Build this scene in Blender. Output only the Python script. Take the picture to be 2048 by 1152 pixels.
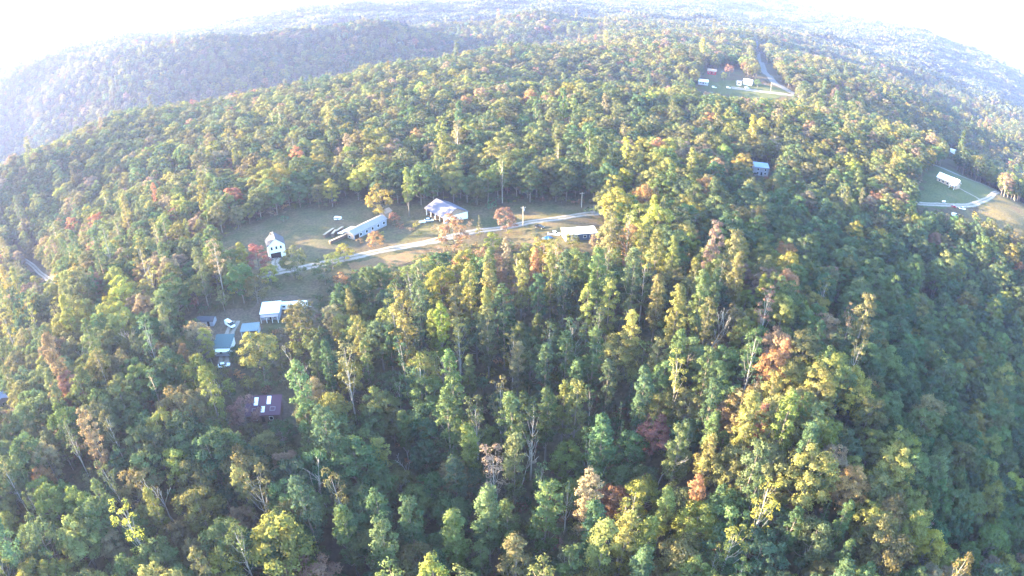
import bpy, math, random
import numpy as np
from mathutils import Vector, Matrix, Euler
from mathutils.bvhtree import BVHTree

for o in list(bpy.data.objects):
    bpy.data.objects.remove(o)
S = bpy.context.scene
COL = S.collection
R = math.radians

# ------------------------------------------------------------------ camera, sky, sun, exposure
CAM_H = 110.0
CAM_PITCH = R(27.4)
FPX = 1300.0                     # focal length in pixels of the 2048 wide photograph (equisolid fisheye of a small drone)
S.render.engine = 'CYCLES'
cd = bpy.data.cameras.new('camera')
cam = bpy.data.objects.new('camera', cd)
COL.objects.link(cam)
S.camera = cam
cd.type = 'PANO'
cd.sensor_width = 36.0
cd.sensor_height = 20.25
cd.panorama_type = 'FISHEYE_EQUISOLID'
cd.fisheye_lens = FPX / 2048 * 36
cd.fisheye_fov = R(170)
cd.clip_start = 0.5
cd.clip_end = 60000
cam.location = (0, 0, CAM_H)
cam.rotation_euler = (R(90) - CAM_PITCH, 0, 0)

SUN_AZ = R(-82)                  # clockwise from the view direction (+y)
SUN_EL = R(11)
world = bpy.data.worlds.new("World")
S.world = world
world.use_nodes = True
wn = world.node_tree
wn.nodes.clear()
sky = wn.nodes.new('ShaderNodeTexSky')
sky.sky_type = 'NISHITA'
sky.sun_disc = False
sky.sun_elevation = SUN_EL
sky.sun_rotation = SUN_AZ
sky.altitude = 300
sky.air_density = 1.0
sky.dust_density = 0.8
sky.ozone_density = 1.0
bg = wn.nodes.new('ShaderNodeBackground')
bg.inputs['Strength'].default_value = 0.15
wo = wn.nodes.new('ShaderNodeOutputWorld')
pale = wn.nodes.new('ShaderNodeHueSaturation')
pale.inputs['Saturation'].default_value = 1.15
wn.links.new(sky.outputs[0], pale.inputs['Color'])
wn.links.new(pale.outputs[0], bg.inputs['Color'])
wn.links.new(bg.outputs[0], wo.inputs['Surface'])

ld = bpy.data.lights.new('sun', 'SUN')
ld.energy = 5.0
ld.angle = R(0.55)
ld.color = (1.0, 0.77, 0.45)
sun = bpy.data.objects.new('sun', ld)
COL.objects.link(sun)
sun_dir = Vector((math.sin(SUN_AZ) * math.cos(SUN_EL), math.cos(SUN_AZ) * math.cos(SUN_EL), math.sin(SUN_EL)))
sun.rotation_euler = sun_dir.to_track_quat('Z', 'Y').to_euler()
sun.location = (-60, 30, 160)

S.view_settings.view_transform = 'Standard'
S.view_settings.look = 'None'
S.view_settings.gamma = 1.0
S.view_settings.use_curve_mapping = False
S.view_settings.exposure = 4.08
HAZE_DENSITY = 0.000085
HAZE_COLOR = (0.40, 0.50, 1.0)
HAZE_ANISO = 0.3

cy = S.cycles
cy.max_bounces = 5
cy.diffuse_bounces = 2
cy.glossy_bounces = 2
cy.transmission_bounces = 3
cy.volume_bounces = 1
cy.transparent_max_bounces = 4
cy.caustics_reflective = False
cy.caustics_refractive = False
cy.use_denoising = True
cy.sample_clamp_indirect = 8
cy.use_adaptive_sampling = True
cy.adaptive_threshold = 0.02

rng = np.random.default_rng(7)
random.seed(7)

# ------------------------------------------------------------------ projection helpers (photograph pixels <-> place)
def ray(u, v):
    x, y = u - 1024.0, 576.0 - v
    r = math.hypot(x, y) + 1e-9
    th = 2 * math.asin(min(1, r / (2 * FPX)))
    X, Y, Z = math.sin(th) * x / r, math.sin(th) * y / r, math.cos(th)
    c, s = math.cos(CAM_PITCH), math.sin(CAM_PITCH)
    return np.array([X, Z * c + Y * s, -Z * s + Y * c])

def project(x, y, z):
    x, y, z = np.asarray(x, float), np.asarray(y, float), np.asarray(z, float) - CAM_H
    c, s = math.cos(CAM_PITCH), math.sin(CAM_PITCH)
    X, Y, Z = x, y * s + z * c, y * c - z * s
    n = np.sqrt(X * X + Y * Y + Z * Z)
    th = np.arccos(np.clip(Z / n, -1, 1))
    q = np.hypot(X, Y) + 1e-12
    r = 2 * FPX * np.sin(th / 2)
    return 1024 + X / q * r, 576 - Y / q * r, n

# ------------------------------------------------------------------ terrain height
CTRL = np.array([
    # plateau with the lawn, the road and the houses
    (-101, 242, 0), (-60, 265, 0), (0, 270, 0), (36, 288, 0), (30, 255, 0), (-160, 240, -3), (-85, 188, -3), (-94, 164, -5),
    (-70, 135, -9), (-82, 310, 1), (19, 310, 1), (-150, 330, 0), (-100, 400, 3), (0, 420, 4), (100, 450, 3), (100, 300, 0),
    (153, 363, 0), (250, 390, -3), (206, 430, 2),
    # valley side on the left
    (-205, 200, -10), (-172, 125, -10), (-206, 152, -24), (-250, 150, -38), (-310, 295, -34), (-400, 250, -45), (-330, 150, -46),
    (-180, 291, -2), (-250, 345, -10), (-300, 420, -4), (-380, 360, -16), (-200, 60, -20), (-300, 40, -46),
    # the gully in front and its two sides
    (0, 94, -24), (5, 140, -20), (12, 185, -11), (10, 225, -3), (-60, 90, -14), (-110, 100, -8), (-141, 69, -11), (-50, 165, -7), (0, 40, -28),
    (72, 148, -7), (65, 203, -3), (100, 127, -11), (74, 91, -15), (130, 110, -24), (158, 77, -38), (240, 175, -42), (180, 200, -26),
    (160, 300, -8), (250, 270, -22), (110, 50, -30), (60, 240, -2),
    # the road plateau on the right and the slope below it
    (359, 362, -2), (311, 385, -2), (343, 429, -1), (379, 346, -4), (420, 320, -16), (340, 280, -24), (300, 310, -12), (330, 340, -5), (450, 430, -22),
    (480, 580, -38), (430, 500, -12), (694, 652, -45), (560, 780, -8), (623, 832, -20), (800, 1000, -45), (700, 450, -62),
    # farm and straight road far up the plateau
    (215, 708, 9), (300, 690, 9), (330, 694, 8), (270, 620, -12), (450, 1131, 6), (180, 535, 8), (370, 850, 9), (400, 640, -8), (560, 1400, 2),
    # near crest, the shaded valley behind it, further crests
    (-417, 391, 1), (-383, 536, 3), (-226, 550, 4), (-163, 687, 5), (-15, 815, 4), (-90, 600, 4), (60, 730, 5), (70, 520, 9), (90, 615, -16), (190, 620, -14),
    (-450, 640, -70), (-330, 760, -74), (-465, 822, -76), (-690, 815, -80), (-920, 860, -84), (-200, 950, -68), (-60, 1120, -52), (-640, 560, -74), (100, 1100, -8), (-560, 380, -50),
    (-978, 1060, 44), (-523, 1014, 34), (-750, 1010, 42), (-24, 1345, 14), (-250, 1130, 24), (-560, 1330, -40), (-200, 1600, -40), (-1300, 1000, 30),
    (-988, 1500, 48), (-470, 1890, 44), (-1500, 1700, 50), (300, 1700, 0), (-1000, 2200, -25), (100, 2500, 10),
    # far right ridge and low ground around
    (1700, 2350, 40), (2000, 2900, 50), (2500, 4300, 60), (1350, 1500, -58), (1900, 1800, -62), (1100, 2300, -5), (2700, 2600, -66), (900, 1700, -4),
    (3500, 3500, -60), (-3000, 2500, -40), (0, 4200, 0), (0, -300, -14), (-900, 0, -55), (900, 100, -66), (2200, 500, -66), (-2200, 600, -50),
    (0, -2500, -40), (6000, 0, -60), (-6000, 0, -50), (0, 9000, -20), (7000, 7000, -60), (-7000, 7000, -40), (-5000, -5000, -50), (5000, -5000, -50),
], float)

def _phi(d2):
    return np.sqrt(d2 + 30.0 ** 2)

def _solve():
    p = CTRL[:, :2]
    d2 = ((p[:, None] - p[None]) ** 2).sum(-1)
    A = _phi(d2)
    n = len(p)
    M = np.zeros((n + 1, n + 1))
    M[:n, :n] = A - np.eye(n) * 1.0
    M[:n, n] = M[n, :n] = 1
    return np.linalg.solve(M, np.append(CTRL[:, 2], 0))
WGT = _solve()
_nr = np.random.default_rng(3)
def _waves(n, lo, hi):
    a = _nr.uniform(0, 2 * np.pi, n); L = _nr.uniform(lo, hi, n)
    return np.cos(a) * 2 * np.pi / L, np.sin(a) * 2 * np.pi / L, _nr.uniform(0, 2 * np.pi, n)
W1, W2, W3, W4 = _waves(7, 28, 70), _waves(9, 120, 330), _waves(9, 500, 1500), _waves(9, 2200, 6000)
def _nz(W, x, y):
    kx, ky, ph = W
    return np.sin(x[:, None] * kx + y[:, None] * ky + ph).sum(1) / math.sqrt(len(kx))
def sstep(a, b, t):
    t = np.clip((t - a) / (b - a), 0, 1)
    return t * t * (3 - 2 * t)

def height(x, y):
    x = np.atleast_1d(np.asarray(x, float)); y = np.atleast_1d(np.asarray(y, float))
    out = np.empty(len(x))
    for i in range(0, len(x), 20000):
        a, b = x[i:i + 20000], y[i:i + 20000]
        d2 = (a[:, None] - CTRL[None, :, 0]) ** 2 + (b[:, None] - CTRL[None, :, 1]) ** 2
        z = _phi(d2) @ WGT[:-1] + WGT[-1]
        r = np.hypot(a, b)
        k = sstep(5000, 9000, r)
        z = z * (1 - k) + 12 * k
        z += _nz(W1, a, b) * 0.55 * (1 - sstep(500, 900, r))
        z += _nz(W2, a, b) * (0.4 + 3.0 * sstep(420, 800, r) + 5.5 * sstep(850, 1400, r))
        z += _nz(W3, a, b) * (24 * sstep(1300, 2800, r))
        z += _nz(W4, a, b) * (26 * sstep(3500, 8000, r))
        out[i:i + 20000] = np.clip(z, -110, 95)
    return out
def h1(x, y):
    return float(height([x], [y])[0])

def at(u, v, dz=0.0):
    """the point of the ground (or dz above it) that the photograph shows at pixel u, v"""
    d = ray(u, v)
    z = 0.0
    for _ in range(25):
        t = (z + dz - CAM_H) / d[2]
        x, y = d[0] * t, d[1] * t
        z = 0.5 * z + 0.5 * h1(x, y)
    return x, y, z

# ------------------------------------------------------------------ materials
def new_mat(name):
    m = bpy.data.materials.new(name)
    m.use_nodes = True
    nt = m.node_tree
    return m, nt, nt.nodes, nt.links, nt.nodes['Principled BSDF']

def plain(name, col, rough=0.6, var=0.12, scale=1.5, metal=0.0, bump=0.0, streak=None):
    m, nt, N, L, b = new_mat(name)
    tc = N.new('ShaderNodeTexCoord')
    src = tc.outputs['Object']
    if streak:
        mp = N.new('ShaderNodeMapping'); mp.inputs['Scale'].default_value = streak
        L.new(src, mp.inputs[0]); src = mp.outputs[0]
    nz = N.new('ShaderNodeTexNoise'); nz.inputs['Scale'].default_value = scale; nz.inputs['Detail'].default_value = 5
    L.new(src, nz.inputs['Vector'])
    rp = N.new('ShaderNodeValToRGB')
    rp.color_ramp.elements[0].position = 0.3; rp.color_ramp.elements[1].position = 0.72
    rp.color_ramp.elements[0].color = tuple(c * (1 - var) for c in col) + (1,)
    rp.color_ramp.elements[1].color = tuple(min(1, c * (1 + var)) for c in col) + (1,)
    L.new(nz.outputs['Fac'], rp.inputs[0]); L.new(rp.outputs[0], b.inputs['Base Color'])
    b.inputs['Roughness'].default_value = rough if rough < .3 else max(rough, .7)
    b.inputs['Specular IOR Level'].default_value = .5 if rough < .3 else .2
    b.inputs['Metallic'].default_value = metal
    if bump:
        bp = N.new('ShaderNodeBump'); bp.inputs['Strength'].default_value = bump; bp.inputs['Distance'].default_value = 0.05
        L.new(nz.outputs['Fac'], bp.inputs['Height']); L.new(bp.outputs[0], b.inputs['Normal'])
    return m

def two_tone(name, stops, scale, detail=6, rough=0.95, bump=0.3, dist=0.1, scale2=None, patchy=0):
    m, nt, N, L, b = new_mat(name)
    tc = N.new('ShaderNodeTexCoord')
    nz = N.new('ShaderNodeTexNoise'); nz.inputs['Scale'].default_value = scale; nz.inputs['Detail'].default_value = detail
    nz.inputs['Roughness'].default_value = 0.62
    L.new(tc.outputs['Object'], nz.inputs['Vector'])
    rp = N.new('ShaderNodeValToRGB')
    el = rp.color_ramp.elements
    el[0].position, el[0].color = stops[0][0], stops[0][1] + (1,)
    el[1].position, el[1].color = stops[-1][0], stops[-1][1] + (1,)
    for p, c in stops[1:-1]:
        e = el.new(p); e.color = c + (1,)
    L.new(nz.outputs['Fac'], rp.inputs[0])
    out = rp.outputs[0]
    n2 = N.new('ShaderNodeTexNoise'); n2.inputs['Scale'].default_value = scale2 or scale * 14; n2.inputs['Detail'].default_value = 4
    L.new(tc.outputs['Object'], n2.inputs['Vector'])
    mr = N.new('ShaderNodeMapRange'); mr.inputs[1].default_value = 0.25; mr.inputs[2].default_value = 0.75
    mr.inputs[3].default_value = 0.6; mr.inputs[4].default_value = 1.35
    L.new(n2.outputs['Fac'], mr.inputs[0])
    mx = N.new('ShaderNodeVectorMath'); mx.operation = 'SCALE'
    L.new(out, mx.inputs[0]); L.new(mr.outputs[0], mx.inputs['Scale'])
    L.new(mx.outputs[0], b.inputs['Base Color'])
    b.inputs['Roughness'].default_value = rough
    b.inputs['Specular IOR Level'].default_value = 0.15
    bp = N.new('ShaderNodeBump'); bp.inputs['Strength'].default_value = bump; bp.inputs['Distance'].default_value = dist
    L.new(n2.outputs['Fac'], bp.inputs['Height']); L.new(bp.outputs[0], b.inputs['Normal'])
    return m

M = {}
M['soil'] = two_tone('forest_floor', [(0.3, (0.045, 0.034, 0.022)), (0.5, (0.075, 0.058, 0.034)), (0.7, (0.06, 0.07, 0.03))], 0.06)
M['lawn'] = two_tone('lawn_grass', [(0.3, (0.050, 0.054, 0.023)), (0.45, (0.070, 0.064, 0.031)), (0.58, (0.092, 0.070, 0.040)), (0.72, (0.086, 0.060, 0.041))], 0.07)
M['green_lawn'] = two_tone('green_grass', [(0.3, (0.050, 0.062, 0.022)), (0.6, (0.063, 0.071, 0.027)), (0.75, (0.085, 0.075, 0.036))], 0.06)
M['dry_field'] = two_tone('dry_grass', [(0.3, (0.075, 0.062, 0.03)), (0.55, (0.10, 0.078, 0.036)), (0.75, (0.09, 0.062, 0.042))], 0.05)
M['yard'] = two_tone('yard_dirt', [(0.3, (0.075, 0.055, 0.042)), (0.55, (0.10, 0.074, 0.055)), (0.75, (0.075, 0.07, 0.038))], 0.09)
M['gravel'] = two_tone('gravel', [(0.3, (0.17, 0.15, 0.135)), (0.55, (0.24, 0.215, 0.20)), (0.75, (0.16, 0.125, 0.095))], 0.35, bump=0.2, dist=0.03)
M['asphalt'] = two_tone('old_asphalt', [(0.3, (0.11, 0.11, 0.11)), (0.7, (0.16, 0.155, 0.15))], 0.1, bump=0.1, dist=0.01)
M['verge'] = two_tone('road_bank', [(0.3, (0.13, 0.075, 0.042)), (0.5, (0.15, 0.095, 0.05)), (0.7, (0.09, 0.085, 0.038))], 0.3)
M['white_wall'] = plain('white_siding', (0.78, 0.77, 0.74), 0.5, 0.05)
M['cream_wall'] = plain('cream_siding', (0.62, 0.56, 0.47), 0.6, 0.07)
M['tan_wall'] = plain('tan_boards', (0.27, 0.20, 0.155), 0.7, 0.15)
M['brown_wall'] = plain('brown_boards', (0.15, 0.1, 0.075), 0.8, 0.2)
M['grey_wall'] = plain('grey_siding', (0.36, 0.37, 0.40), 0.6, 0.08)
M['shaded_blue_wall'] = plain('shaded_blue_siding', (0.07, 0.09, 0.14), 0.5, 0.1)  # workshop front: the shade on it is mixed into this blue
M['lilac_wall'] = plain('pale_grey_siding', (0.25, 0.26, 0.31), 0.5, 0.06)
M['white_roof'] = plain('white_metal_roof', (0.74, 0.76, 0.78), 0.35, 0.06, streak=(6, 0.6, 1))
M['silver_roof'] = plain('silver_metal_roof', (0.21, 0.195, 0.22), 0.4, 0.16, streak=(6, 0.6, 1))
M['dark_roof'] = plain('charcoal_shingles', (0.06, 0.06, 0.075), 0.85, 0.2, 4)
M['blue_roof'] = plain('blue_grey_metal_roof', (0.10, 0.098, 0.135), 0.45, 0.1, streak=(6, 0.6, 1))
M['sky_roof'] = plain('pale_blue_metal_roof', (0.17, 0.23, 0.36), 0.4, 0.08, streak=(6, 0.6, 1))
M['teal_roof'] = plain('teal_metal_roof', (0.12, 0.165, 0.20), 0.4, 0.1, streak=(6, 0.6, 1))
M['green_roof'] = plain('sea_green_metal_roof', (0.055, 0.10, 0.115), 0.4, 0.1, streak=(6, 0.6, 1))
M['maroon_roof'] = plain('maroon_metal_roof', (0.075, 0.035, 0.055), 0.5, 0.12, streak=(6, 0.6, 1))
M['tan_roof'] = plain('weathered_tan_roof', (0.30, 0.21, 0.165), 0.7, 0.15)
M['trim'] = plain('white_trim', (0.75, 0.75, 0.74), 0.5, 0.04)
M['skylight'] = plain('frosted_skylight', (0.80, 0.82, 0.82), 0.3, 0.03)
M['glass'] = plain('window_glass', (0.02, 0.024, 0.03), 0.12, 0.2)
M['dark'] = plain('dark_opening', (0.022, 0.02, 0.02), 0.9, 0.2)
M['wood'] = plain('weathered_wood', (0.25, 0.20, 0.15), 0.85, 0.2, 3, bump=0.3)
M['pole_wood'] = plain('pole_wood', (0.40, 0.35, 0.29), 0.85, 0.15, 3)
M['metal'] = plain('grey_metal', (0.45, 0.46, 0.48), 0.4, 0.06, metal=0.6)
M['rubber'] = plain('tyre_rubber', (0.02, 0.02, 0.021), 0.85, 0.2)
M['white_paint'] = plain('white_car_paint', (0.78, 0.78, 0.77), 0.25, 0.03)
M['red_paint'] = plain('red_car_paint', (0.30, 0.03, 0.04), 0.25, 0.05)
M['black_paint'] = plain('black_car_paint', (0.018, 0.019, 0.022), 0.25, 0.05)
M['grey_paint'] = plain('grey_car_paint', (0.30, 0.31, 0.33), 0.25, 0.05)
M['blue_tarp'] = plain('blue_tarp', (0.03, 0.10, 0.22), 0.5, 0.15, 2, bump=0.4)
M['lamp_glass'] = plain('headlight_glass', (0.7, 0.7, 0.68), 0.15, 0.03)
M['red_lens'] = plain('tail_lens', (0.35, 0.02, 0.02), 0.2, 0.03)

def wheel_tracks(m, verge):
    nt = m.node_tree; N, L = nt.nodes, nt.links
    b = nt.nodes['Principled BSDF']; src = b.inputs['Base Color'].links[0].from_socket
    a = N.new('ShaderNodeAttribute'); a.attribute_name = 'across'
    ab = N.new('ShaderNodeMath'); ab.operation = 'ABSOLUTE'; L.new(a.outputs['Fac'], ab.inputs[0])
    nz = N.new('ShaderNodeTexNoise'); nz.inputs['Scale'].default_value = 0.7; nz.inputs['Detail'].default_value = 4
    tc = N.new('ShaderNodeTexCoord'); L.new(tc.outputs['Object'], nz.inputs['Vector'])
    ad = N.new('ShaderNodeMath'); ad.operation = 'MULTIPLY_ADD'; L.new(nz.outputs['Fac'], ad.inputs[0]); ad.inputs[1].default_value = 0.5; L.new(ab.outputs[0], ad.inputs[2])
    rp = N.new('ShaderNodeValToRGB'); e = rp.color_ramp.elements
    e[0].position, e[0].color = 0.27, (.75, .75, .75, 1); e[1].position, e[1].color = 0.46, (0, 0, 0, 1)
    q = e.new(0.98); q.color = (0, 0, 0, 1); q = e.new(1.2 if False else 1.0); q.color = (.1, .1, .1, 1)
    sc = N.new('ShaderNodeMath'); sc.operation = 'MULTIPLY'; sc.inputs[1].default_value = 0.8; L.new(ad.outputs[0], sc.inputs[0])
    L.new(sc.outputs[0], rp.inputs[0])
    ed = N.new('ShaderNodeMapRange'); ed.inputs[1].default_value = 1.02; ed.inputs[2].default_value = 1.22; L.new(ad.outputs[0], ed.inputs[0])
    mxx = N.new('ShaderNodeMath'); mxx.operation = 'MAXIMUM'; L.new(rp.outputs[0], mxx.inputs[0]); L.new(ed.outputs[0], mxx.inputs[1])
    mx = N.new('ShaderNodeMix'); mx.data_type = 'RGBA'; mx.inputs['B'].default_value = verge + (1,)
    L.new(mxx.outputs[0], mx.inputs['Factor']); L.new(src, mx.inputs['A']); L.new(mx.outputs['Result'], b.inputs['Base Color'])
wheel_tracks(M['gravel'], (0.085, 0.08, 0.045))

def bark(name, a, b_):
    m, nt, N, L, b = new_mat(name)
    tc = N.new('ShaderNodeTexCoord')
    mp = N.new('ShaderNodeMapping'); mp.inputs['Scale'].default_value = (4, 4, 0.6)
    nz = N.new('ShaderNodeTexNoise'); nz.inputs['Scale'].default_value = 1.6; nz.inputs['Detail'].default_value = 5
    L.new(tc.outputs['Object'], mp.inputs[0]); L.new(mp.outputs[0], nz.inputs['Vector'])
    mx = N.new('ShaderNodeMix'); mx.data_type = 'RGBA'
    mx.inputs['A'].default_value = a + (1,); mx.inputs['B'].default_value = b_ + (1,)
    L.new(nz.outputs['Fac'], mx.inputs['Factor']); L.new(mx.outputs['Result'], b.inputs['Base Color'])
    b.inputs['Roughness'].default_value = 0.9
    return m
M['bark'] = bark('brown_grey_bark', (0.10, 0.08, 0.065), (0.22, 0.19, 0.165))
M['pale_bark'] = bark('pale_grey_bark', (0.20, 0.18, 0.16), (0.36, 0.33, 0.30))

def leaf_material():
    m = bpy.data.materials.new('leaves')
    m.use_nodes = True
    nt = m.node_tree; N = nt.nodes; L = nt.links
    N.clear()
    out = N.new('ShaderNodeOutputMaterial')
    ti = N.new('ShaderNodeAttribute'); ti.attribute_type = 'INSTANCER'; ti.attribute_name = 'tint'
    lv = N.new('ShaderNodeAttribute'); lv.attribute_type = 'GEOMETRY'; lv.attribute_name = 'leaf'
    mr = N.new('ShaderNodeMapRange'); mr.inputs[3].default_value = 0.62; mr.inputs[4].default_value = 1.4
    L.new(lv.outputs['Fac'], mr.inputs[0])
    sc = N.new('ShaderNodeVectorMath'); sc.operation = 'SCALE'
    L.new(ti.outputs['Vector'], sc.inputs[0]); L.new(mr.outputs[0], sc.inputs['Scale'])
    hs = N.new('ShaderNodeHueSaturation')
    m2 = N.new('ShaderNodeMapRange'); m2.inputs[3].default_value = 0.485; m2.inputs[4].default_value = 0.515
    L.new(lv.outputs['Fac'], m2.inputs[0]); L.new(m2.outputs[0], hs.inputs['Hue'])
    L.new(sc.outputs[0], hs.inputs['Color'])
    df = N.new('ShaderNodeBsdfDiffuse'); L.new(hs.outputs[0], df.inputs[0])
    h2 = N.new('ShaderNodeHueSaturation'); h2.inputs['Hue'].default_value = 0.488; h2.inputs['Value'].default_value = 1.25; h2.inputs['Saturation'].default_value = 1.15
    L.new(hs.outputs[0], h2.inputs['Color'])
    tr = N.new('ShaderNodeBsdfTranslucent'); L.new(h2.outputs[0], tr.inputs[0])
    mx = N.new('ShaderNodeMixShader'); mx.inputs[0].default_value = 0.38
    L.new(df.outputs[0], mx.inputs[1]); L.new(tr.outputs[0], mx.inputs[2])
    L.new(mx.outputs[0], out.inputs['Surface'])
    return m
M['leaf'] = leaf_material()

# ------------------------------------------------------------------ mesh helpers
class MB:
    def __init__(s):
        s.v, s.f = [], []
    def poly(s, pts):
        i = len(s.v); s.v += [tuple(p) for p in pts]; s.f.append(tuple(range(i, i + len(pts)))); return s
    def hexa(s, b, t):
        i = len(s.v); s.v += [tuple(p) for p in b] + [tuple(p) for p in t]
        s.f += [(i + 3, i + 2, i + 1, i), (i + 4, i + 5, i + 6, i + 7)]
        for k in range(4):
            s.f.append((i + k, i + (k + 1) % 4, i + 4 + (k + 1) % 4, i + 4 + k))
        return s
    def box(s, x0, x1, y0, y1, z0, z1):
        return s.hexa([(x0, y0, z0), (x1, y0, z0), (x1, y1, z0), (x0, y1, z0)], [(x0, y0, z1), (x1, y0, z1), (x1, y1, z1), (x0, y1, z1)])
    def tube(s, pts, rad, n=6):
        i0 = len(s.v)
        pts = [Vector(p) for p in pts]
        for k, p in enumerate(pts):
            d = (pts[min(k + 1, len(pts) - 1)] - pts[max(k - 1, 0)]).normalized()
            a = d.cross(Vector((0.31, 0.2, 1)) if abs(d.z) < 0.9 else Vector((1, 0.1, 0))).normalized(); b = d.cross(a)
            for j in range(n):
                t = 2 * math.pi * j / n
                s.v.append(tuple(p + (a * math.cos(t) + b * math.sin(t)) * rad[k]))
        for k in range(len(pts) - 1):
            for j in range(n):
                q = i0 + k * n
                s.f.append((q + j, q + (j + 1) % n, q + n + (j + 1) % n, q + n + j))
        s.f.append(tuple(range(i0 + n - 1, i0 - 1, -1)))
        e = i0 + (len(pts) - 1) * n
        s.f.append(tuple(range(e, e + n)))
        return s
    def loft(s, rings):
        i0 = len(s.v); n = len(rings[0])
        for r in rings: s.v += [tuple(p) for p in r]
        for k in range(len(rings) - 1):
            for j in range(n):
                q = i0 + k * n
                s.f.append((q + j, q + (j + 1) % n, q + n + (j + 1) % n, q + n + j))
        s.f.append(tuple(range(i0 + n - 1, i0 - 1, -1)))
        e = i0 + (len(rings) - 1) * n
        s.f.append(tuple(range(e, e + n)))
        return s
    def mesh(s, name, mat, smooth=False):
        me = bpy.data.meshes.new(name)
        me.from_pydata(s.v, [], s.f)
        me.materials.append(mat)
        if smooth:
            me.polygons.foreach_set('use_smooth', [True] * len(me.polygons))
        me.update()
        return me
    def build(s, name, mat, parent=None, smooth=False):
        o = bpy.data.objects.new(name, s.mesh(name, mat, smooth))
        COL.objects.link(o)
        if parent: o.parent = parent
        return o

def tag(o, label=None, cat=None, group=None, kind=None):
    if label: o['label'] = label
    if cat: o['category'] = cat
    if group: o['group'] = group
    if kind: o['kind'] = kind
    return o

def empty(name, loc, yaw=0.0, label=None, cat=None, group=None):
    o = bpy.data.objects.new(name, None)
    o.empty_display_size = 0.5
    COL.objects.link(o)
    o.location = loc
    o.rotation_euler = (0, 0, yaw)
    return tag(o, label, cat, group)

# ------------------------------------------------------------------ ground sheet
def ring_grid():
    az = np.concatenate([np.arange(-64, 64, 0.5), np.arange(64, 296, 4.0)])
    az = np.radians(az)
    rr = [0.0, 15, 30, 40]
    while rr[-1] < 26000:
        rr.append(rr[-1] * (1.014 if rr[-1] < 1200 else 1.03))
    return az, np.array(rr[1:])
AZ, RR = ring_grid()
gx = (np.sin(AZ)[None, :] * RR[:, None]).ravel(); gy = (np.cos(AZ)[None, :] * RR[:, None]).ravel()
gz = height(gx, gy)
nA, nR = len(AZ), len(RR)
gv = np.stack([gx, gy, gz], 1)
idx = np.arange(nR * nA).reshape(nR, nA)
q = np.stack([idx[:-1], idx[1:], np.roll(idx[1:], -1, 1), np.roll(idx[:-1], -1, 1)], -1).reshape(-1, 4)[:, ::-1]
centre = len(gv)
gv = np.vstack([gv, [[0, 0, h1(0, 0)]]])
tri = [(centre, int(idx[0, (k + 1) % nA]), int(idx[0, k])) for k in range(nA)]
me = bpy.data.meshes.new('ground')
faces = q.tolist() + tri
me.from_pydata(gv.tolist(), [], faces)
me.materials.append(M['soil'])
me.polygons.foreach_set('use_smooth', [True] * len(me.polygons))
me.update()
ground = bpy.data.objects.new('ground', me)
COL.objects.link(ground)
tag(ground, 'brown leaf-strewn forest floor of the wooded hills', None, None, 'structure')
BV = BVHTree.FromPolygons(gv.tolist(), faces)
def gz_at(x, y):
    hit = BV.ray_cast(Vector((x, y, 500)), Vector((0, 0, -1)))
    return hit[0].z if hit[0] is not None else h1(x, y)

def inside(px, py, poly):
    px, py = np.asarray(px, float), np.asarray(py, float)
    res = np.zeros(px.shape, bool)
    n = len(poly)
    for i in range(n):
        x0, y0 = poly[i]; x1, y1 = poly[(i + 1) % n]
        c = ((y0 > py) != (y1 > py))
        with np.errstate(divide='ignore', invalid='ignore'):
            t = (x1 - x0) * (py - y0) / (y1 - y0 + 1e-12) + x0
        res ^= c & (px < t)
    return res

def seg_dist(px, py, line):
    d = np.full(np.shape(px), 1e9)
    for (x0, y0), (x1, y1) in zip(line[:-1], line[1:]):
        dx, dy = x1 - x0, y1 - y0
        t = np.clip(((px - x0) * dx + (py - y0) * dy) / (dx * dx + dy * dy + 1e-9), 0, 1)
        d = np.minimum(d, np.hypot(px - x0 - t * dx, py - y0 - t * dy))
    return d

def world_poly(pix):
    return [at(u, v)[:2] for u, v in pix]

def draped_patch(name, pix, step, mat, lift, label, ragged=2.0):
    P = world_poly(pix)
    xs = [p[0] for p in P]; ys = [p[1] for p in P]
    X = np.arange(min(xs) - step, max(xs) + step, step); Y = np.arange(min(ys) - step, max(ys) + step, step)
    gx_, gy_ = np.meshgrid(X, Y)
    wob = ragged * (np.sin(gx_ * 0.41 + 1.3 * np.sin(gy_ * 0.23)) + np.sin(gy_ * 0.37 + 1.1 * np.sin(gx_ * 0.19)))
    ins = inside(gx_ + wob, gy_ - wob * 0.6, P)
    keep = {}
    mb = MB()
    def vid(i, j):
        if (i, j) not in keep:
            x, y = float(gx_[i, j]), float(gy_[i, j])
            keep[(i, j)] = len(mb.v); mb.v.append((x, y, gz_at(x, y) + lift))
        return keep[(i, j)]
    for i in range(len(Y) - 1):
        for j in range(len(X) - 1):
            c = [ins[i, j], ins[i, j + 1], ins[i + 1, j + 1], ins[i + 1, j]]
            if sum(c) >= 3:
                ids = [(i, j), (i, j + 1), (i + 1, j + 1), (i + 1, j)]
                if sum(c) == 3: ids = [p for p, k in zip(ids, c) if k]
                mb.f.append(tuple(vid(*p) for p in ids))
    o = mb.build(name, mat, None, True)
    tag(o, label, None, None, 'structure')
    return P

def smooth_line(pts, step):
    pts = [np.array(p, float) for p in pts]
    out = []
    n = len(pts)
    for i in range(n - 1):
        p0, p1, p2, p3 = pts[max(i - 1, 0)], pts[i], pts[i + 1], pts[min(i + 2, n - 1)]
        k = max(2, int(np.linalg.norm(p2 - p1) / step))
        for j in range(k):
            t = j / k
            out.append(0.5 * ((2 * p1) + (p2 - p0) * t + (2 * p0 - 5 * p1 + 4 * p2 - p3) * t * t + (3 * p1 - p0 - 3 * p2 + p3) * t ** 3))
    out.append(pts[-1])
    return out

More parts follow.
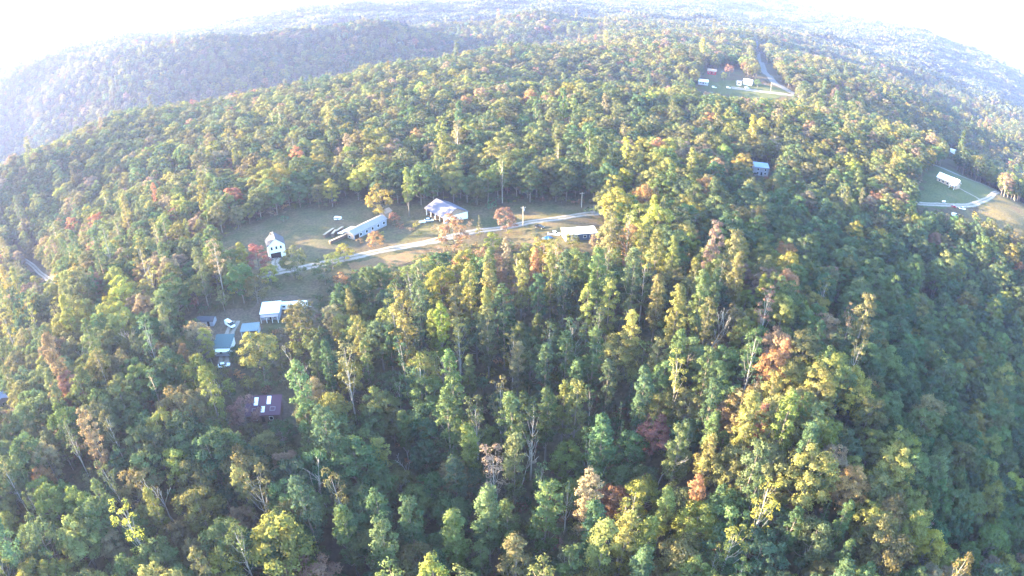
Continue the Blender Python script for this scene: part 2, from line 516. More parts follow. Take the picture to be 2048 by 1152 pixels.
ROADS = []
def road(name, pix, width, mat, lift, label, step=2.0):
    line = smooth_line(world_poly(pix), step)
    mb = MB(); K = 10; acr = []
    for i, p in enumerate(line):
        d = line[min(i + 1, len(line) - 1)] - line[max(i - 1, 0)]
        d = d / (np.linalg.norm(d) + 1e-9); nrm = np.array([-d[1], d[0]])
        w = width * (1 + 0.06 * math.sin(i * 0.7) + 0.04 * math.sin(i * 1.9))
        for k in range(K + 1):
            t = k / K - 0.5
            qx, qy = p + nrm * w * t
            edge = 0.0 if 0 < k < K else -0.12
            mb.v.append((qx, qy, gz_at(qx, qy) + lift + edge + 0.05 * (1 - (2 * t) ** 2))); acr.append(2 * t)
        if i:
            for k in range(K):
                a = (i - 1) * (K + 1) + k
                mb.f.append((a, a + K + 1, a + K + 2, a + 1))
    o = mb.build(name, mat, None, True)
    aa = o.data.attributes.new('across', 'FLOAT', 'POINT'); aa.data.foreach_set('value', acr)
    tag(o, label, None, None, 'structure')
    ROADS.append(([tuple(p) for p in line], width))
    return o

LAWN_PX = [(418, 500), (470, 462), (530, 440), (600, 420), (700, 411), (850, 410), (1000, 410), (1100, 408), (1185, 412), (1205, 440), (1222, 480),
           (1255, 500), (1240, 515), (1150, 508), (1080, 497), (1000, 488), (900, 506), (800, 530), (700, 549), (645, 562), (638, 596), (530, 596), (512, 560), (470, 540)]
YARD_PX = [(395, 640), (440, 628), (505, 600), (545, 592), (630, 596), (632, 622), (560, 642), (525, 674), (480, 690), (470, 735), (430, 735), (400, 690)]
HOLLOW_PX = [(466, 806), (520, 790), (570, 795), (580, 850), (560, 868), (480, 868), (462, 840)]
RLAWN_PX = [(1845, 345), (1880, 333), (1905, 338), (1990, 382), (1985, 402), (1950, 412), (1880, 418), (1815, 412), (1835, 375)]
RFIELD_PX = [(1992, 392), (2048, 415), (2130, 450), (2130, 520), (2048, 490), (1985, 465), (1935, 445), (1930, 422), (1965, 412)]
FARM_PX = [(1388, 166), (1420, 160), (1500, 163), (1560, 174), (1592, 190), (1560, 197), (1500, 200), (1440, 190), (1398, 178)]
draped_patch('lawn', LAWN_PX, 1.6, M['lawn'], 0.05, 'wide mown grass clearing around the white gabled house and the barn')
draped_patch('yard', YARD_PX, 1.6, M['yard'], 0.05, 'worn brown yard around the trailer home below the gravel road')
draped_patch('house_hollow', HOLLOW_PX, 1.6, M['yard'], 0.05, 'bare shaded ground around the maroon-roofed house')
draped_patch('green_lawn', RLAWN_PX, 2.5, M['green_lawn'], 0.08, 'bright green lawn in front of the long white-roofed house')
draped_patch('dry_field', RFIELD_PX, 2.5, M['dry_field'], 0.08, 'dry yellow-brown field on the slope beside the junction')
draped_patch('farm_meadow', FARM_PX, 4.0, M['green_lawn'], 0.3, 'green meadow of the far homestead below the straight road', 4.0)
draped_patch('road_bank', [(690, 527), (770, 512), (880, 490), (905, 500), (800, 530), (700, 550)], 1.2, M['verge'], 0.09, 'rusty orange bank below the gravel road', 0.8)

road('gravel_road', [(515, 556), (545, 547), (578, 541), (627, 532), (700, 516), (766, 501), (878, 480), (976, 460), (1044, 448), (1110, 438), (1176, 428), (1250, 424)], 5.2, M['gravel'], 0.14,
     'pale gravel road crossing the grass clearing')
road('house_driveway', [(562, 545), (552, 534), (551, 522), (556, 516)], 4.0, M['gravel'], 0.13, 'short gravel drive up to the white gabled house')
road('yard_driveway', [(472, 642), (462, 660), (452, 690), (446, 735)], 4.5, M['gravel'], 0.12, 'grey drive through the yard past the green-roofed house')
road('main_road', [(1845, 318), (1871, 331), (1945, 361), (2004, 386), (2048, 408), (2120, 448)], 6.0, M['asphalt'], 0.2, 'narrow paved road past the long white-roofed house')
road('junction_driveway', [(1826, 406), (1870, 409), (1915, 411), (1957, 405), (1982, 393), (1996, 384)], 6.0, M['gravel'], 0.2, 'pale curved drive joining the paved road')
road('house_path', [(1918, 376), (1940, 388), (1962, 401)], 2.2, M['gravel'], 0.18, 'thin path from the white-roofed house down to the drive')
road('straight_road', [(1508, 92), (1516, 110), (1524, 130), (1533, 149), (1545, 162), (1560, 172), (1590, 189)], 9.0, M['asphalt'], 0.5, 'straight grey road running away over the plateau', 6.0)
road('farm_drive', [(1463, 176), (1498, 180), (1542, 186), (1590, 192)], 5.0, M['gravel'], 0.45, 'pale drive of the far homestead', 5.0)
road('valley_track', [(30, 508), (43, 516), (70, 536), (96, 559), (120, 580)], 3.4, M['gravel'], 0.25, 'pale track in the shaded valley at the edge of the wood', 4.0)

# ------------------------------------------------------------------ buildings
FOOT = []                         # (x, y, radius) kept free of trees
def wall_point(face, L, W, a):
    if face == 'front': return Vector((a, -W / 2, 0)), Vector((1, 0, 0)), Vector((0, -1, 0))
    if face == 'back': return Vector((-a, W / 2, 0)), Vector((-1, 0, 0)), Vector((0, 1, 0))
    if face == 'left': return Vector((-L / 2, -a, 0)), Vector((0, -1, 0)), Vector((-1, 0, 0))
    return Vector((L / 2, a, 0)), Vector((0, 1, 0)), Vector((1, 0, 0))

def bar(mb, o, t, n, a0, a1, z0, z1, d0, d1):
    p = lambda a, d, z: tuple(o + t * a + n * d + Vector((0, 0, z)))
    mb.hexa([p(a0, d1, z0), p(a1, d1, z0), p(a1, d0, z0), p(a0, d0, z0)], [p(a0, d1, z1), p(a1, d1, z1), p(a1, d0, z1), p(a0, d0, z1)])

def opening(root, L, W, face, a, sill, w, h, what='window', mat=None, trim=None):
    o, t, n = wall_point(face, L, W, a)
    f = 0.09
    if what == 'window':
        mb = MB()
        bar(mb, o, t, n, -w / 2 - f, w / 2 + f, sill - f, sill, 0.004, 0.07)
        bar(mb, o, t, n, -w / 2 - f, w / 2 + f, sill + h, sill + h + f, 0.004, 0.07)
        bar(mb, o, t, n, -w / 2 - f, -w / 2, sill, sill + h, 0.004, 0.07)
        bar(mb, o, t, n, w / 2, w / 2 + f, sill, sill + h, 0.004, 0.07)
        fr = mb.build('window', trim or M['trim'], root)
        pb = MB(); bar(pb, o, t, n, -w / 2, w / 2, sill, sill + h, 0.004, 0.035)
        pb.build('pane', M['glass'], fr)
        return fr
    mb = MB(); bar(mb, o, t, n, -w / 2, w / 2, sill, sill + h, 0.004, 0.05)
    return mb.build(what, mat or M['dark'], root)

def house(name, label, x, y, yaw, L, W, eave, ridge, wall, roof, over=0.45, mono=False, cat='house', group=None, z=None, open_front=False, skew=0.0):
    """ridge along local x; mono = single slope rising to the back; skew moves the ridge towards +y"""
    z = gz_at(x, y) if z is None else z
    root = empty(name, (x, y, z), yaw, label, cat, group)
    FOOT.append((x, y, max(L, W) * 0.5 + 3.5))
    mb = MB()
    a, b = L / 2, W / 2
    if open_front:
        t = 0.2
        mb.box(-a, -a + t, -b, b, -1, eave); mb.box(a - t, a, -b, b, -1, eave); mb.box(-a + t, a - t, b - t, b, -1, eave)
    else:
        mb.box(-a, a, -b, b, -1, eave)
    if mono:
        for sx in (-1, 1):
            x0 = sx * a; x1 = sx * (a - 0.2)
            mb.hexa([(min(x0, x1), -b, eave), (max(x0, x1), -b, eave), (max(x0, x1), b, eave), (min(x0, x1), b, eave)],
                    [(min(x0, x1), -b, eave + .01), (max(x0, x1), -b, eave + .01), (max(x0, x1), b, ridge), (min(x0, x1), b, ridge)])
        mb.box(-a + .2, a - .2, b - .2, b, eave, ridge - .02)
    else:
        for sx in (-1, 1):
            x0, x1 = (-a, -a + 0.2) if sx < 0 else (a - 0.2, a)
            i = len(mb.v)
            mb.v += [(x0, -b, eave), (x0, b, eave), (x0, skew, ridge), (x1, -b, eave), (x1, b, eave), (x1, skew, ridge)]
            mb.f += [(i, i + 2, i + 1), (i + 3, i + 4, i + 5), (i, i + 3, i + 5, i + 2), (i + 1, i + 2, i + 5, i + 4)]
    mb.build('wall', wall, root)
    rb = MB(); th = 0.16; g = 0.02
    ax = a + over
    if mono:
        s = (ridge - eave) / W
        y0, y1 = -b - over, b + over
        z0, z1 = eave - over * s + g, ridge + over * s + g
        rb.hexa([(-ax, y0, z0), (ax, y0, z0), (ax, y1, z1), (-ax, y1, z1)], [(-ax, y0, z0 + th), (ax, y0, z0 + th), (ax, y1, z1 + th), (-ax, y1, z1 + th)])
    else:
        for sgn in (-1, 1):
            run = b - sgn * skew
            s = (ridge - eave) / run
            y0 = sgn * (b + over); z0 = eave - over * s + g; z1 = ridge + g
            A = [(-ax, y0, z0), (ax, y0, z0), (ax, skew, z1), (-ax, skew, z1)]
            if sgn > 0: A = [A[1], A[0], A[3], A[2]]
            rb.hexa(A, [(p[0], p[1], p[2] + th) for p in A])
    rf = rb.build('roof', roof, root)
    return root, rf

def posts(root, L, y, zt, n, name='post', mat=None, r=0.09):
    for k in range(n):
        x = -L / 2 + L * (k + 0.0) / (n - 1)
        MB().box(x - r, x + r, y - r, y + r, -0.6, zt).build(name, mat or M['trim'], root)

def az_yaw(p, q):
    return math.atan2(q[1] - p[1], q[0] - p[0])

# white gabled two-storey house: its gable end faces the camera
x, y, _ = at(555, 515)
hx, hy = x + 0.4 * 4, y + 3.2
w_h, rf = house('white_house', 'white two-storey gabled house with dark shingle roof above the gravel road', x - 1.5, y + 3.4, R(90 + 26), 8.2, 7.6, 5.9, 9.0, M['white_wall'], M['dark_roof'])
for a in (-2.1, 0.0, 2.0):
    opening(w_h, 8.2, 7.6, 'left', a, 4.0, 0.85, 1.35)
opening(w_h, 8.2, 7.6, 'left', -0.6, 0.1, 4.6, 2.4, 'opening_shade', M['dark'])  # flat dark panel, paints the shade inside the opening
opening(w_h, 8.2, 7.6, 'front', -1.8, 3.8, 0.9, 1.3); opening(w_h, 8.2, 7.6, 'front', 1.8, 3.8, 0.9, 1.3)
opening(w_h, 8.2, 7.6, 'back', 0.0, 3.8, 0.9, 1.3)
MB().box(2.2, 2.9, 0.8, 1.5, 6.5, 9.5).build('chimney', M['tan_wall'], rf)

# long low house
p, q_ = at(708, 480), at(774, 451)
yaw = az_yaw(p, q_); Lh = math.hypot(q_[0] - p[0], q_[1] - p[1])
nx, ny = -math.sin(yaw), math.cos(yaw)
W = 5.8
lx, ly = (p[0] + q_[0]) / 2 + nx * W / 2, (p[1] + q_[1]) / 2 + ny * W / 2
l_h, rf = house('long_house', 'long low house with silver metal roof and row of dark windows', lx, ly, yaw, Lh, W, 2.9, 4.1, M['lilac_wall'], M['silver_roof'])  # bluish wall colour carries the shade of the front
for k, a in enumerate(np.linspace(-Lh / 2 + 4.6, Lh / 2 - 2.0, 5)):
    opening(l_h, Lh, W, 'front', float(a), 0.8, 1.3, 1.35)
opening(l_h, Lh, W, 'front', -Lh / 2 + 2.0, 0.05, 2.6, 2.2, 'opening_shade', M['dark'])  # dark sheet on the wall, shade of an opening as colour
opening(l_h, Lh, W, 'left', 0.4, 0.9, 1.2, 1.1)
MB().box(-Lh / 2 - 0.03, -Lh / 2 - 0.004, -W / 2 + .05, W / 2 - .05, -.8, 2.8).build('sunlit_end', M['tan_wall'], l_h)  # tan sheet: sunlight on the left end put into its colour
MB().hexa([(-Lh / 2 - 1.2, W / 2 + .5, 2.45), (-Lh / 2 + 8, W / 2 + .5, 2.45), (-Lh / 2 + 8, W / 2 + 3.4, 2.15), (-Lh / 2 - 1.2, W / 2 + 3.4, 2.15)],
          [(-Lh / 2 - 1.2, W / 2 + .5, 2.6), (-Lh / 2 + 8, W / 2 + .5, 2.6), (-Lh / 2 + 8, W / 2 + 3.4, 2.3), (-Lh / 2 - 1.2, W / 2 + 3.4, 2.3)]).build('porch_roof', M['white_roof'], l_h)
for px_ in (-Lh / 2 - 1.0, -Lh / 2 + 3.4, -Lh / 2 + 7.8):
    MB().box(px_ - .08, px_ + .08, W / 2 + 3.15, W / 2 + 3.3, -.6, 2.18).build('post', M['wood'], l_h)

# small tan shed behind it
x, y, _ = at(772, 432)
house('tan_shed', 'small tan gabled shed at the far end of the long low house', x, y, R(58), 4.6, 3.8, 2.3, 3.6, M['tan_wall'], M['tan_roof'], 0.25, cat='shed')

# big barn with blue-grey roof
x, y, _ = at(893, 434)
b_h, rf = house('barn', 'big barn with blue-grey metal roof and open bays beside the grass clearing', x, y + 1.5, R(-52), 16.5, 13.0, 3.2, 6.2, M['tan_wall'], M['blue_roof'], 0.6, cat='barn', open_front=True)
posts(b_h, 15.6, -6.35, 3.15, 5, r=0.14)
MB().box(-8.0, 8.0, -2.2, -2.0, -0.6, 3.15).build('bay_shade_wall', M['dark'], b_h)  # near-black colour stands for the shade deep in the open bays
MB().box(8.252, 8.30, -6.3, 6.3, -.6, 3.1).build('end_wall', M['white_wall'], b_h)
MB().box(-8.1, 8.1, -6.42, 6.2, -0.3, 0.06).build('slab', M['yard'], b_h)

# shed with white metal roof right of the poles
p, q_ = at(1131, 484), at(1193, 479)
yaw = az_yaw(p, q_); yaw = R(12)
s_x, s_y = (p[0] + q_[0]) / 2 - math.sin(yaw) * 3.6, (p[1] + q_[1]) / 2 + math.cos(yaw) * 3.6
s_h, rf = house('metal_shed', 'low workshop with bright white metal roof and shaded dark blue front', s_x, s_y, yaw, 13.6, 7.2, 2.9, 3.9, M['shaded_blue_wall'], M['white_roof'], 0.4, cat='workshop', skew=1.0)
MB().box(-6.84, -6.804, -3.5, 3.5, -.8, 2.8).build('sunlit_end', M['white_wall'], s_h)  # white sheet paints the sunlit left end against the shaded front
opening(s_h, 13.6, 7.2, 'left', 0.3, 0.05, 3.0, 2.3, 'door', M['dark'])
opening(s_h, 13.6, 7.2, 'front', -3.2, 0.05, 3.2, 2.3, 'door', M['grey_wall'])
opening(s_h, 13.6, 7.2, 'front', 1.6, 1.0, 1.2, 1.0); opening(s_h, 13.6, 7.2, 'front', 4.4, 1.0, 1.2, 1.0)

# trailer home with bright roof
x, y, _ = at(541, 636)
t_h, rf = house('trailer_home', 'small home with bright white roof and open porch in the lower yard', x, y + 1.8, R(10), 6.8, 6.4, 2.7, 3.7, M['lilac_wall'], M['white_roof'], 0.35, mono=True)
MB().hexa([(-3.4, -5.3, 2.15), (3.4, -5.3, 2.15), (3.4, -3.62, 2.45), (-3.4, -3.62, 2.45)], [(-3.4, -5.3, 2.25), (3.4, -5.3, 2.25), (3.4, -3.62, 2.55), (-3.4, -3.62, 2.55)]).build('porch_roof', M['silver_roof'], t_h)
posts(t_h, 6.4, -5.1, 2.18, 4, r=0.08)
opening(t_h, 6.8, 6.4, 'front', -1.7, 0.7, 1.1, 1.2); opening(t_h, 6.8, 6.4, 'front', 1.9, 0.7, 1.1, 1.2); opening(t_h, 6.8, 6.4, 'front', 0.2, 0.05, 0.9, 2.0, 'door', M['dark'])
# teal carport
x, y, _ = at(501, 672)
c_h, rf = house('teal_carport', 'carport with flat teal metal roof between the yard drive and trees', x, y + 1.2, R(12), 6.4, 4.6, 2.5, 2.95, M['grey_wall'], M['teal_roof'], 0.2, mono=True, cat='carport', open_front=True)
posts(c_h, 6.1, -2.2, 2.45, 3, r=0.08)
# green roofed house
x, y, _ = at(446, 708)
g_h, rf = house('green_roofed_house', 'little house with sea green metal roof and white front wall', x, y + 2.5, R(4), 6.4, 6.0, 2.7, 3.9, M['white_wall'], M['green_roof'], 0.4, mono=True)
MB().box(-2.2, 3.4, -4.6, -3.02, 0.15, 0.35).build('porch_deck', M['lilac_wall'], g_h)
MB().hexa([(-2.2, -4.9, 2.0), (3.4, -4.9, 2.0), (3.4, -3.03, 2.35), (-2.2, -3.03, 2.35)], [(-2.2, -4.9, 2.1), (3.4, -4.9, 2.1), (3.4, -3.03, 2.45), (-2.2, -3.03, 2.45)]).build('porch_roof', M['white_roof'], g_h)
opening(g_h, 6.4, 6.0, 'front', 1.6, 0.8, 1.0, 1.1); opening(g_h, 6.4, 6.0, 'front', -0.6, 0.05, 0.9, 2.0, 'door', M['dark'])
# low grey building further left
x, y, _ = at(412, 652)
w2, rf = house('grey_shed', 'low dark-roofed shed with pale front left of the yard drive', x, y + 1.4, R(2), 7.0, 3.6, 2.1, 2.9, M['lilac_wall'], M['dark_roof'], 0.25, cat='shed')
opening(w2, 7.0, 3.6, 'front', 1.5, 0.05, 1.0, 1.9, 'door', M['dark'])
# maroon roof with skylights
x, y, _ = at(527, 845)
m_h, rf = house('maroon_roofed_house', 'house with maroon metal roof and three bright skylights in the hollow', x, y + 2.8, R(9), 10.6, 6.6, 2.8, 4.6, M['brown_wall'], M['maroon_roof'], 0.45, mono=True)
sl = (4.6 - 2.8) / 6.6
def on_roof(name, mat, x0, x1, y0, y1, lift, h, frame=False):
    zf = lambda yy: 2.8 + sl * (yy + 3.3) + 0.18 + lift
    mb = MB()
    if frame:
        for (a0, a1, c0, c1) in ((x0, x1, y0, y0 + .12), (x0, x1, y1 - .12, y1), (x0, x0 + .12, y0 + .12, y1 - .12), (x1 - .12, x1, y0 + .12, y1 - .12)):
            mb.hexa([(a0, c0, zf(c0)), (a1, c0, zf(c0)), (a1, c1, zf(c1)), (a0, c1, zf(c1))], [(a0, c0, zf(c0) + h), (a1, c0, zf(c0) + h), (a1, c1, zf(c1) + h), (a0, c1, zf(c1) + h)])
    else:
        mb.hexa([(x0, y0, zf(y0)), (x1, y0, zf(y0)), (x1, y1, zf(y1)), (x0, y1, zf(y1))], [(x0, y0, zf(y0) + h), (x1, y0, zf(y0) + h), (x1, y1, zf(y1) + h), (x0, y1, zf(y1) + h)])
    return mb.build(name, mat, rf)
on_roof('skylight', M['skylight'], -3.0, -1.75, 0.0, 2.9, 0.0, 0.12)
on_roof('skylight', M['skylight'], 1.1, 2.35, 0.3, 3.2, 0.0, 0.12)
on_roof('skylight', M['skylight'], -0.45, 0.65, -2.6, -0.5, 0.0, 0.12)
on_roof('roof_hatch', M['silver_roof'], -3.4, -1.7, -2.5, -1.1, 0.0, 0.08, True)
on_roof('roof_hatch', M['silver_roof'], 2.3, 4.0, -2.1, -0.7, 0.0, 0.08, True)
opening(m_h, 10.6, 6.6, 'front', -2.6, 0.8, 1.1, 1.2); opening(m_h, 10.6, 6.6, 'front', 2.6, 0.8, 1.1, 1.2); opening(m_h, 10.6, 6.6, 'front', 0, 0.05, 1.0, 2.0, 'door', M['dark'])
# blue roof at the left edge
x, y, _ = at(4, 806)
e_h, rf = house('valley_cabin', 'cabin with pale blue metal roof in the shaded valley at the edge', x, y, R(-28), 8.0, 6.5, 2.6, 4.2, M['lilac_wall'], M['sky_roof'], 0.35)
opening(e_h, 8.0, 6.5, 'right', 0.0, 0.8, 1.2, 1.1)
# blue-grey house in the wood
x, y, _ = at(1524, 352)
k_h, rf = house('blue_roofed_house', 'tall house with pale blue roof standing deep in the wood', x, y + 4, R(-9), 9.0, 8.0, 5.2, 6.6, M['lilac_wall'], M['sky_roof'], 0.4, skew=2.2)
for a in (-2.4, 2.4):
    opening(k_h, 9.0, 8.0, 'front', a, 3.2, 1.1, 1.3); opening(k_h, 9.0, 8.0, 'front', a, 0.8, 1.1, 1.3)
opening(k_h, 9.0, 8.0, 'front', 0, 0.05, 1.0, 2.1, 'door', M['dark'])
x, y, _ = at(1474, 338)
house('white_outbuilding', 'tiny white outbuilding left of the tall pale blue roof in the wood', x, y, R(-5), 4.0, 3.0, 2.4, 3.2, M['white_wall'], M['sky_roof'], 0.2, cat='shed')
# long white-roofed house on the right
p, q_ = at(1873, 361), at(1911, 379)
yaw = az_yaw(p, q_); Lr = math.hypot(q_[0] - p[0], q_[1] - p[1])
Lr = min(Lr, 19.0)
n_ = Vector((-math.sin(yaw), math.cos(yaw)))
r_h, rf = house('white_roofed_house', 'long house with white metal roof above the bright green lawn', (p[0] + q_[0]) / 2 + n_.x * 4.4, (p[1] + q_[1]) / 2 + n_.y * 4.4, yaw, Lr, 8.6, 3.4, 6.4, M['tan_wall'], M['white_roof'], 0.5)
for a in (-Lr * .36, -Lr * .17, Lr * .05, Lr * .2):
    opening(r_h, Lr, 8.6, 'front', a, 0.7, 1.7, 1.5)
opening(r_h, Lr, 8.6, 'front', Lr * .36, 0.05, 1.1, 2.1, 'door', M['dark'])
opening(r_h, Lr, 8.6, 'right', 1.5, 0.9, 1.4, 1.2)
MB().hexa([(Lr * .24, -8.2, 2.3), (Lr * .5, -8.2, 2.3), (Lr * .5, -4.83, 2.7), (Lr * .24, -4.83, 2.7)], [(Lr * .24, -8.2, 2.42), (Lr * .5, -8.2, 2.42), (Lr * .5, -4.83, 2.82), (Lr * .24, -4.83, 2.82)]).build('porch_roof', M['white_roof'], r_h)
for px_ in (Lr * .25, Lr * .49):
    MB().box(px_ - .1, px_ + .1, -8.0, -7.8, -.8, 2.33).build('post', M['trim'], r_h)
x, y, _ = at(1905, 305)
house('white_cottage', 'white cottage among the trees above the paved road', x, y, R(-35), 7.0, 5.5, 2.8, 4.4, M['white_wall'], M['white_roof'], 0.3)
# far homestead
def far_house(name, label, u, v, yaw, L, W, e, r_, wall, roof, cat='house'):
    x, y, _ = at(u, v)
    h_, f_ = house(name, label, x, y, yaw, L, W, e, r_, wall, roof, 0.4, cat=cat)
    opening(h_, L, W, 'front', -L * .25, .8, 1.4, 1.3); opening(h_, L, W, 'front', L * .25, .8, 1.4, 1.3); opening(h_, L, W, 'front', 0, .05, 1.1, 2.1, 'door', M['dark'])
    return h_
far_house('pale_farmhouse', 'pale-roofed farmhouse at the left end of the far meadow', 1406, 168, R(-14), 11, 7, 3.0, 5.0, M['lilac_wall'], M['white_roof'])
far_house('white_farmhouse', 'white house beside the straight road at the far homestead', 1496, 168, R(-30), 10, 8, 3.4, 5.6, M['white_wall'], M['white_roof'])
far_house('white_garage', 'narrow white garage left of the white house at the far homestead', 1478, 169, R(-20), 5, 5, 2.8, 4.6, M['white_wall'], M['silver_roof'], 'garage')
far_house('red_farmhouse', 'reddish house with pale gable behind the yellow tree', 1424, 147, R(-24), 10, 8, 3.2, 5.4, M['red_paint'], M['tan_roof'])

# ------------------------------------------------------------------ vehicles
def ringx(x, hw, z0, z1, r=0.12):
    return [(x, -hw + r, z0), (x, hw - r, z0), (x, hw, z0 + r), (x, hw, z1 - r), (x, hw - r * 1.5, z1), (x, -hw + r * 1.5, z1), (x, -hw, z1 - r), (x, -hw, z0 + r)]

def vehicle(name, label, cat, u, v, yaw, paint, style='car', group=None):
    x, y, z = at(u, v)
    z = gz_at(x, y) + 0.1
    root = empty(name, (x, y, z), yaw, label, cat, group)
    FOOT.append((x, y, 4.0))
    if style == 'truck':
        body = [(-2.75, .82, .55, .95), (-2.6, .95, .4, 1.05), (-0.6, .97, .36, 1.08), (0.9, .97, .36, 1.1), (1.5, .96, .36, 1.12), (2.5, .93, .4, 1.05), (2.72, .8, .55, .9)]
        cab = [(-0.75, .86, 1.05, 1.75), (-0.55, .84, 1.05, 1.85), (0.75, .82, 1.05, 1.83), (1.4, .86, 1.05, 1.3)]
        wb = 1.75
    elif style == 'van':
        body = [(-2.5, .9, .45, 1.2), (-2.4, .98, .38, 1.25), (1.7, .98, .38, 1.2), (2.4, .94, .42, 1.05), (2.55, .8, .55, .9)]
        cab = [(-2.45, .9, 1.15, 2.0), (-2.3, .88, 1.15, 2.1), (1.0, .86, 1.15, 2.05), (1.9, .9, 1.15, 1.4)]
        wb = 1.6
    else:
        body = [(-2.25, .75, .5, .85), (-2.1, .88, .36, .98), (-0.9, .91, .32, 1.0), (0.9, .91, .32, .98), (2.0, .87, .36, .86), (2.22, .72, .5, .74)]
        cab = [(-1.75, .74, .92, 1.15), (-1.1, .7, .92, 1.5), (0.2, .7, .92, 1.5), (1.05, .76, .92, 1.05)]
        wb = 1.38
    MB().loft([ringx(*s) for s in body]).build('body', paint, root)
    MB().loft([ringx(*s) for s in cab]).build('window_band', M['glass'], root)
    t0, t1 = cab[1], cab[2]
    MB().hexa([(t0[0], -t0[1] + .06, t0[3] - .02), (t1[0], -t1[1] + .06, t1[3] - .02), (t1[0], t1[1] - .06, t1[3] - .02), (t0[0], t0[1] - .06, t0[3] - .02)],
              [(t0[0] - .1, -t0[1] + .1, t0[3] + .05), (t1[0] + .1, -t1[1] + .1, t1[3] + .05), (t1[0] + .1, t1[1] - .1, t1[3] + .05), (t0[0] - .1, t0[1] - .1, t0[3] + .05)]).build('roof', paint, root)
    if style == 'van':
        MB().box(-2.47, -0.2, -.93, .93, 1.2, 2.02).build('cargo_side', paint, root)
    if style == 'truck':
        MB().box(-2.55, -0.85, -.78, .78, 1.06, 1.085).build('bed_floor', M['dark'], root)
    for sx in (-1, 1):
        for sy in (-1, 1):
            w = MB().tube([(sx * wb, sy * .72, .34), (sx * wb, sy * .95, .34)], [.34, .34], 12).build('wheel', M['rubber'], root)
            MB().tube([(sx * wb, sy * .951, .34), (sx * wb, sy * .965, .34)], [.2, .18], 8).build('rim', M['metal'], w)
    xf, xb = body[-1][0], body[0][0]
    for sy in (-1, 1):
        MB().box(xf - .08, xf + .03, sy * .62 - .16, sy * .62 + .16, .62, .76).build('headlight', M['lamp_glass'], root)
        MB().box(xb - .03, xb + .08, sy * .62 - .12, sy * .62 + .12, .65, .82).build('tail_light', M['red_lens'], root)
    return root

vehicle('white_pickup', 'white pickup parked at the left end of the workshop with the white roof', 'pickup', 1108, 471, R(-12), M['white_paint'], 'truck')
vehicle('black_car', 'black car parked beside the gravel road next to the utility pole', 'car', 1079, 456, R(-28), M['black_paint'])
vehicle('white_car', 'white car parked by the left corner of the barn', 'car', 858, 443, R(5), M['white_paint'])
vehicle('white_van', 'white van with dark windows on the yard drive near the pale shed', 'van', 461, 653, R(-35), M['white_paint'], 'van')
vehicle('white_car', 'white car half hidden below the green-roofed house', 'car', 449, 734, R(20), M['white_paint'])
vehicle('white_pickup', 'white pickup on the curved drive next to the red car', 'pickup', 1924, 419, R(-15), M['white_paint'], 'truck')
vehicle('red_car', 'dark red car on the curved drive beside a white pickup', 'car', 1908, 415, R(-10), M['red_paint'])
vehicle('white_van', 'white van among orange trees below the curved drive', 'van', 1909, 433, R(-15), M['white_paint'], 'van')
vehicle('white_car', 'white car on the meadow nearest the pale-roofed farmhouse', 'car', 1428, 177, R(-5), M['white_paint'], 'van')
vehicle('white_van', 'white van at the left end of the far farm drive', 'van', 1457, 177, R(-15), M['white_paint'], 'van')
vehicle('white_van', 'white van parked in front of the far white house', 'van', 1494, 177, R(10), M['white_paint'], 'van')

def camper(name, label, u, v, yaw, L=9.5):
    x, y, _ = at(u, v); z = gz_at(x, y)
    root = empty(name, (x, y, z), yaw, label, 'camper'); FOOT.append((x, y, L * .5))
    a = L / 2
    prof = [(-a, .95, .75, 2.5), (-a + .25, 1.2, .55, 2.85), (a - 1.2, 1.2, .55, 2.9), (a - .3, 1.15, .8, 2.6), (a, .95, 1.2, 2.0)]
    MB().loft([ringx(*s, r=0.2) for s in prof]).build('body', M['white_paint'], root)
    for k, px_ in enumerate((-a * .6, -a * .15, a * .5)):
        w = MB().box(px_ - .55, px_ + .55, -1.225, -1.195, 1.5, 2.15).build('window', M['glass'], root)
    MB().box(a * .15 - .35, a * .15 + .35, -1.225, -1.195, .75, 2.4).build('door', M['lilac_wall'], root)
    for px_ in (-.55, .45):
        for sy in (-1, 1):
            MB().tube([(px_, sy * .9, .36), (px_, sy * 1.15, .36)], [.36, .36], 12).build('wheel', M['rubber'], root)
    MB().tube([(a - .2, 0, .6), (a + 1.2, 0, .5)], [.08, .06], 6).build('tow_bar', M['metal'], root)
    MB().box(-a * .3, a * .05, -.35, .35, 2.88, 3.12).build('roof_vent', M['trim'], root)
    return root
camper('camper_trailer', 'long white camper trailer partly hidden by a tree beside the white roof', 588, 618, R(8), 11.5)
camper('camper_trailer', 'small white camper standing alone in the grass clearing', 676, 440, R(-8), 3.6).scale = (1, .8, .6)

# blue tarp heap, white tank, mailbox-like white boxes
def heap(name, label, cat, u, v, sx, sy, sz, mat, seed):
    x, y, _ = at(u, v); z = gz_at(x, y)
    rr_ = np.random.default_rng(seed)
    mb = MB(); n = 14
    rings = []
    for k, t in enumerate((0, .35, .7, .92)):
        c = math.cos(t * math.pi / 2) * .98 + .02
        rings.append([(math.cos(2 * math.pi * j / n) * sx * c * (1 + .16 * rr_.standard_normal()), math.sin(2 * math.pi * j / n) * sy * c * (1 + .16 * rr_.standard_normal()), sz * math.sin(t * math.pi / 2) * (1 + .1 * rr_.standard_normal()) - (.1 if k == 0 else 0)) for j in range(n)])
    mb.loft(rings)
    o = mb.build(name, mat)
    o.location = (x, y, z); tag(o, label, cat)
    FOOT.append((x, y, 2))
heap('tarp_heap', 'blue tarpaulin heap in front of the white pickup near the workshop', 'tarp', 1096, 477, 2.2, 1.4, 1.1, M['blue_tarp'], 3)

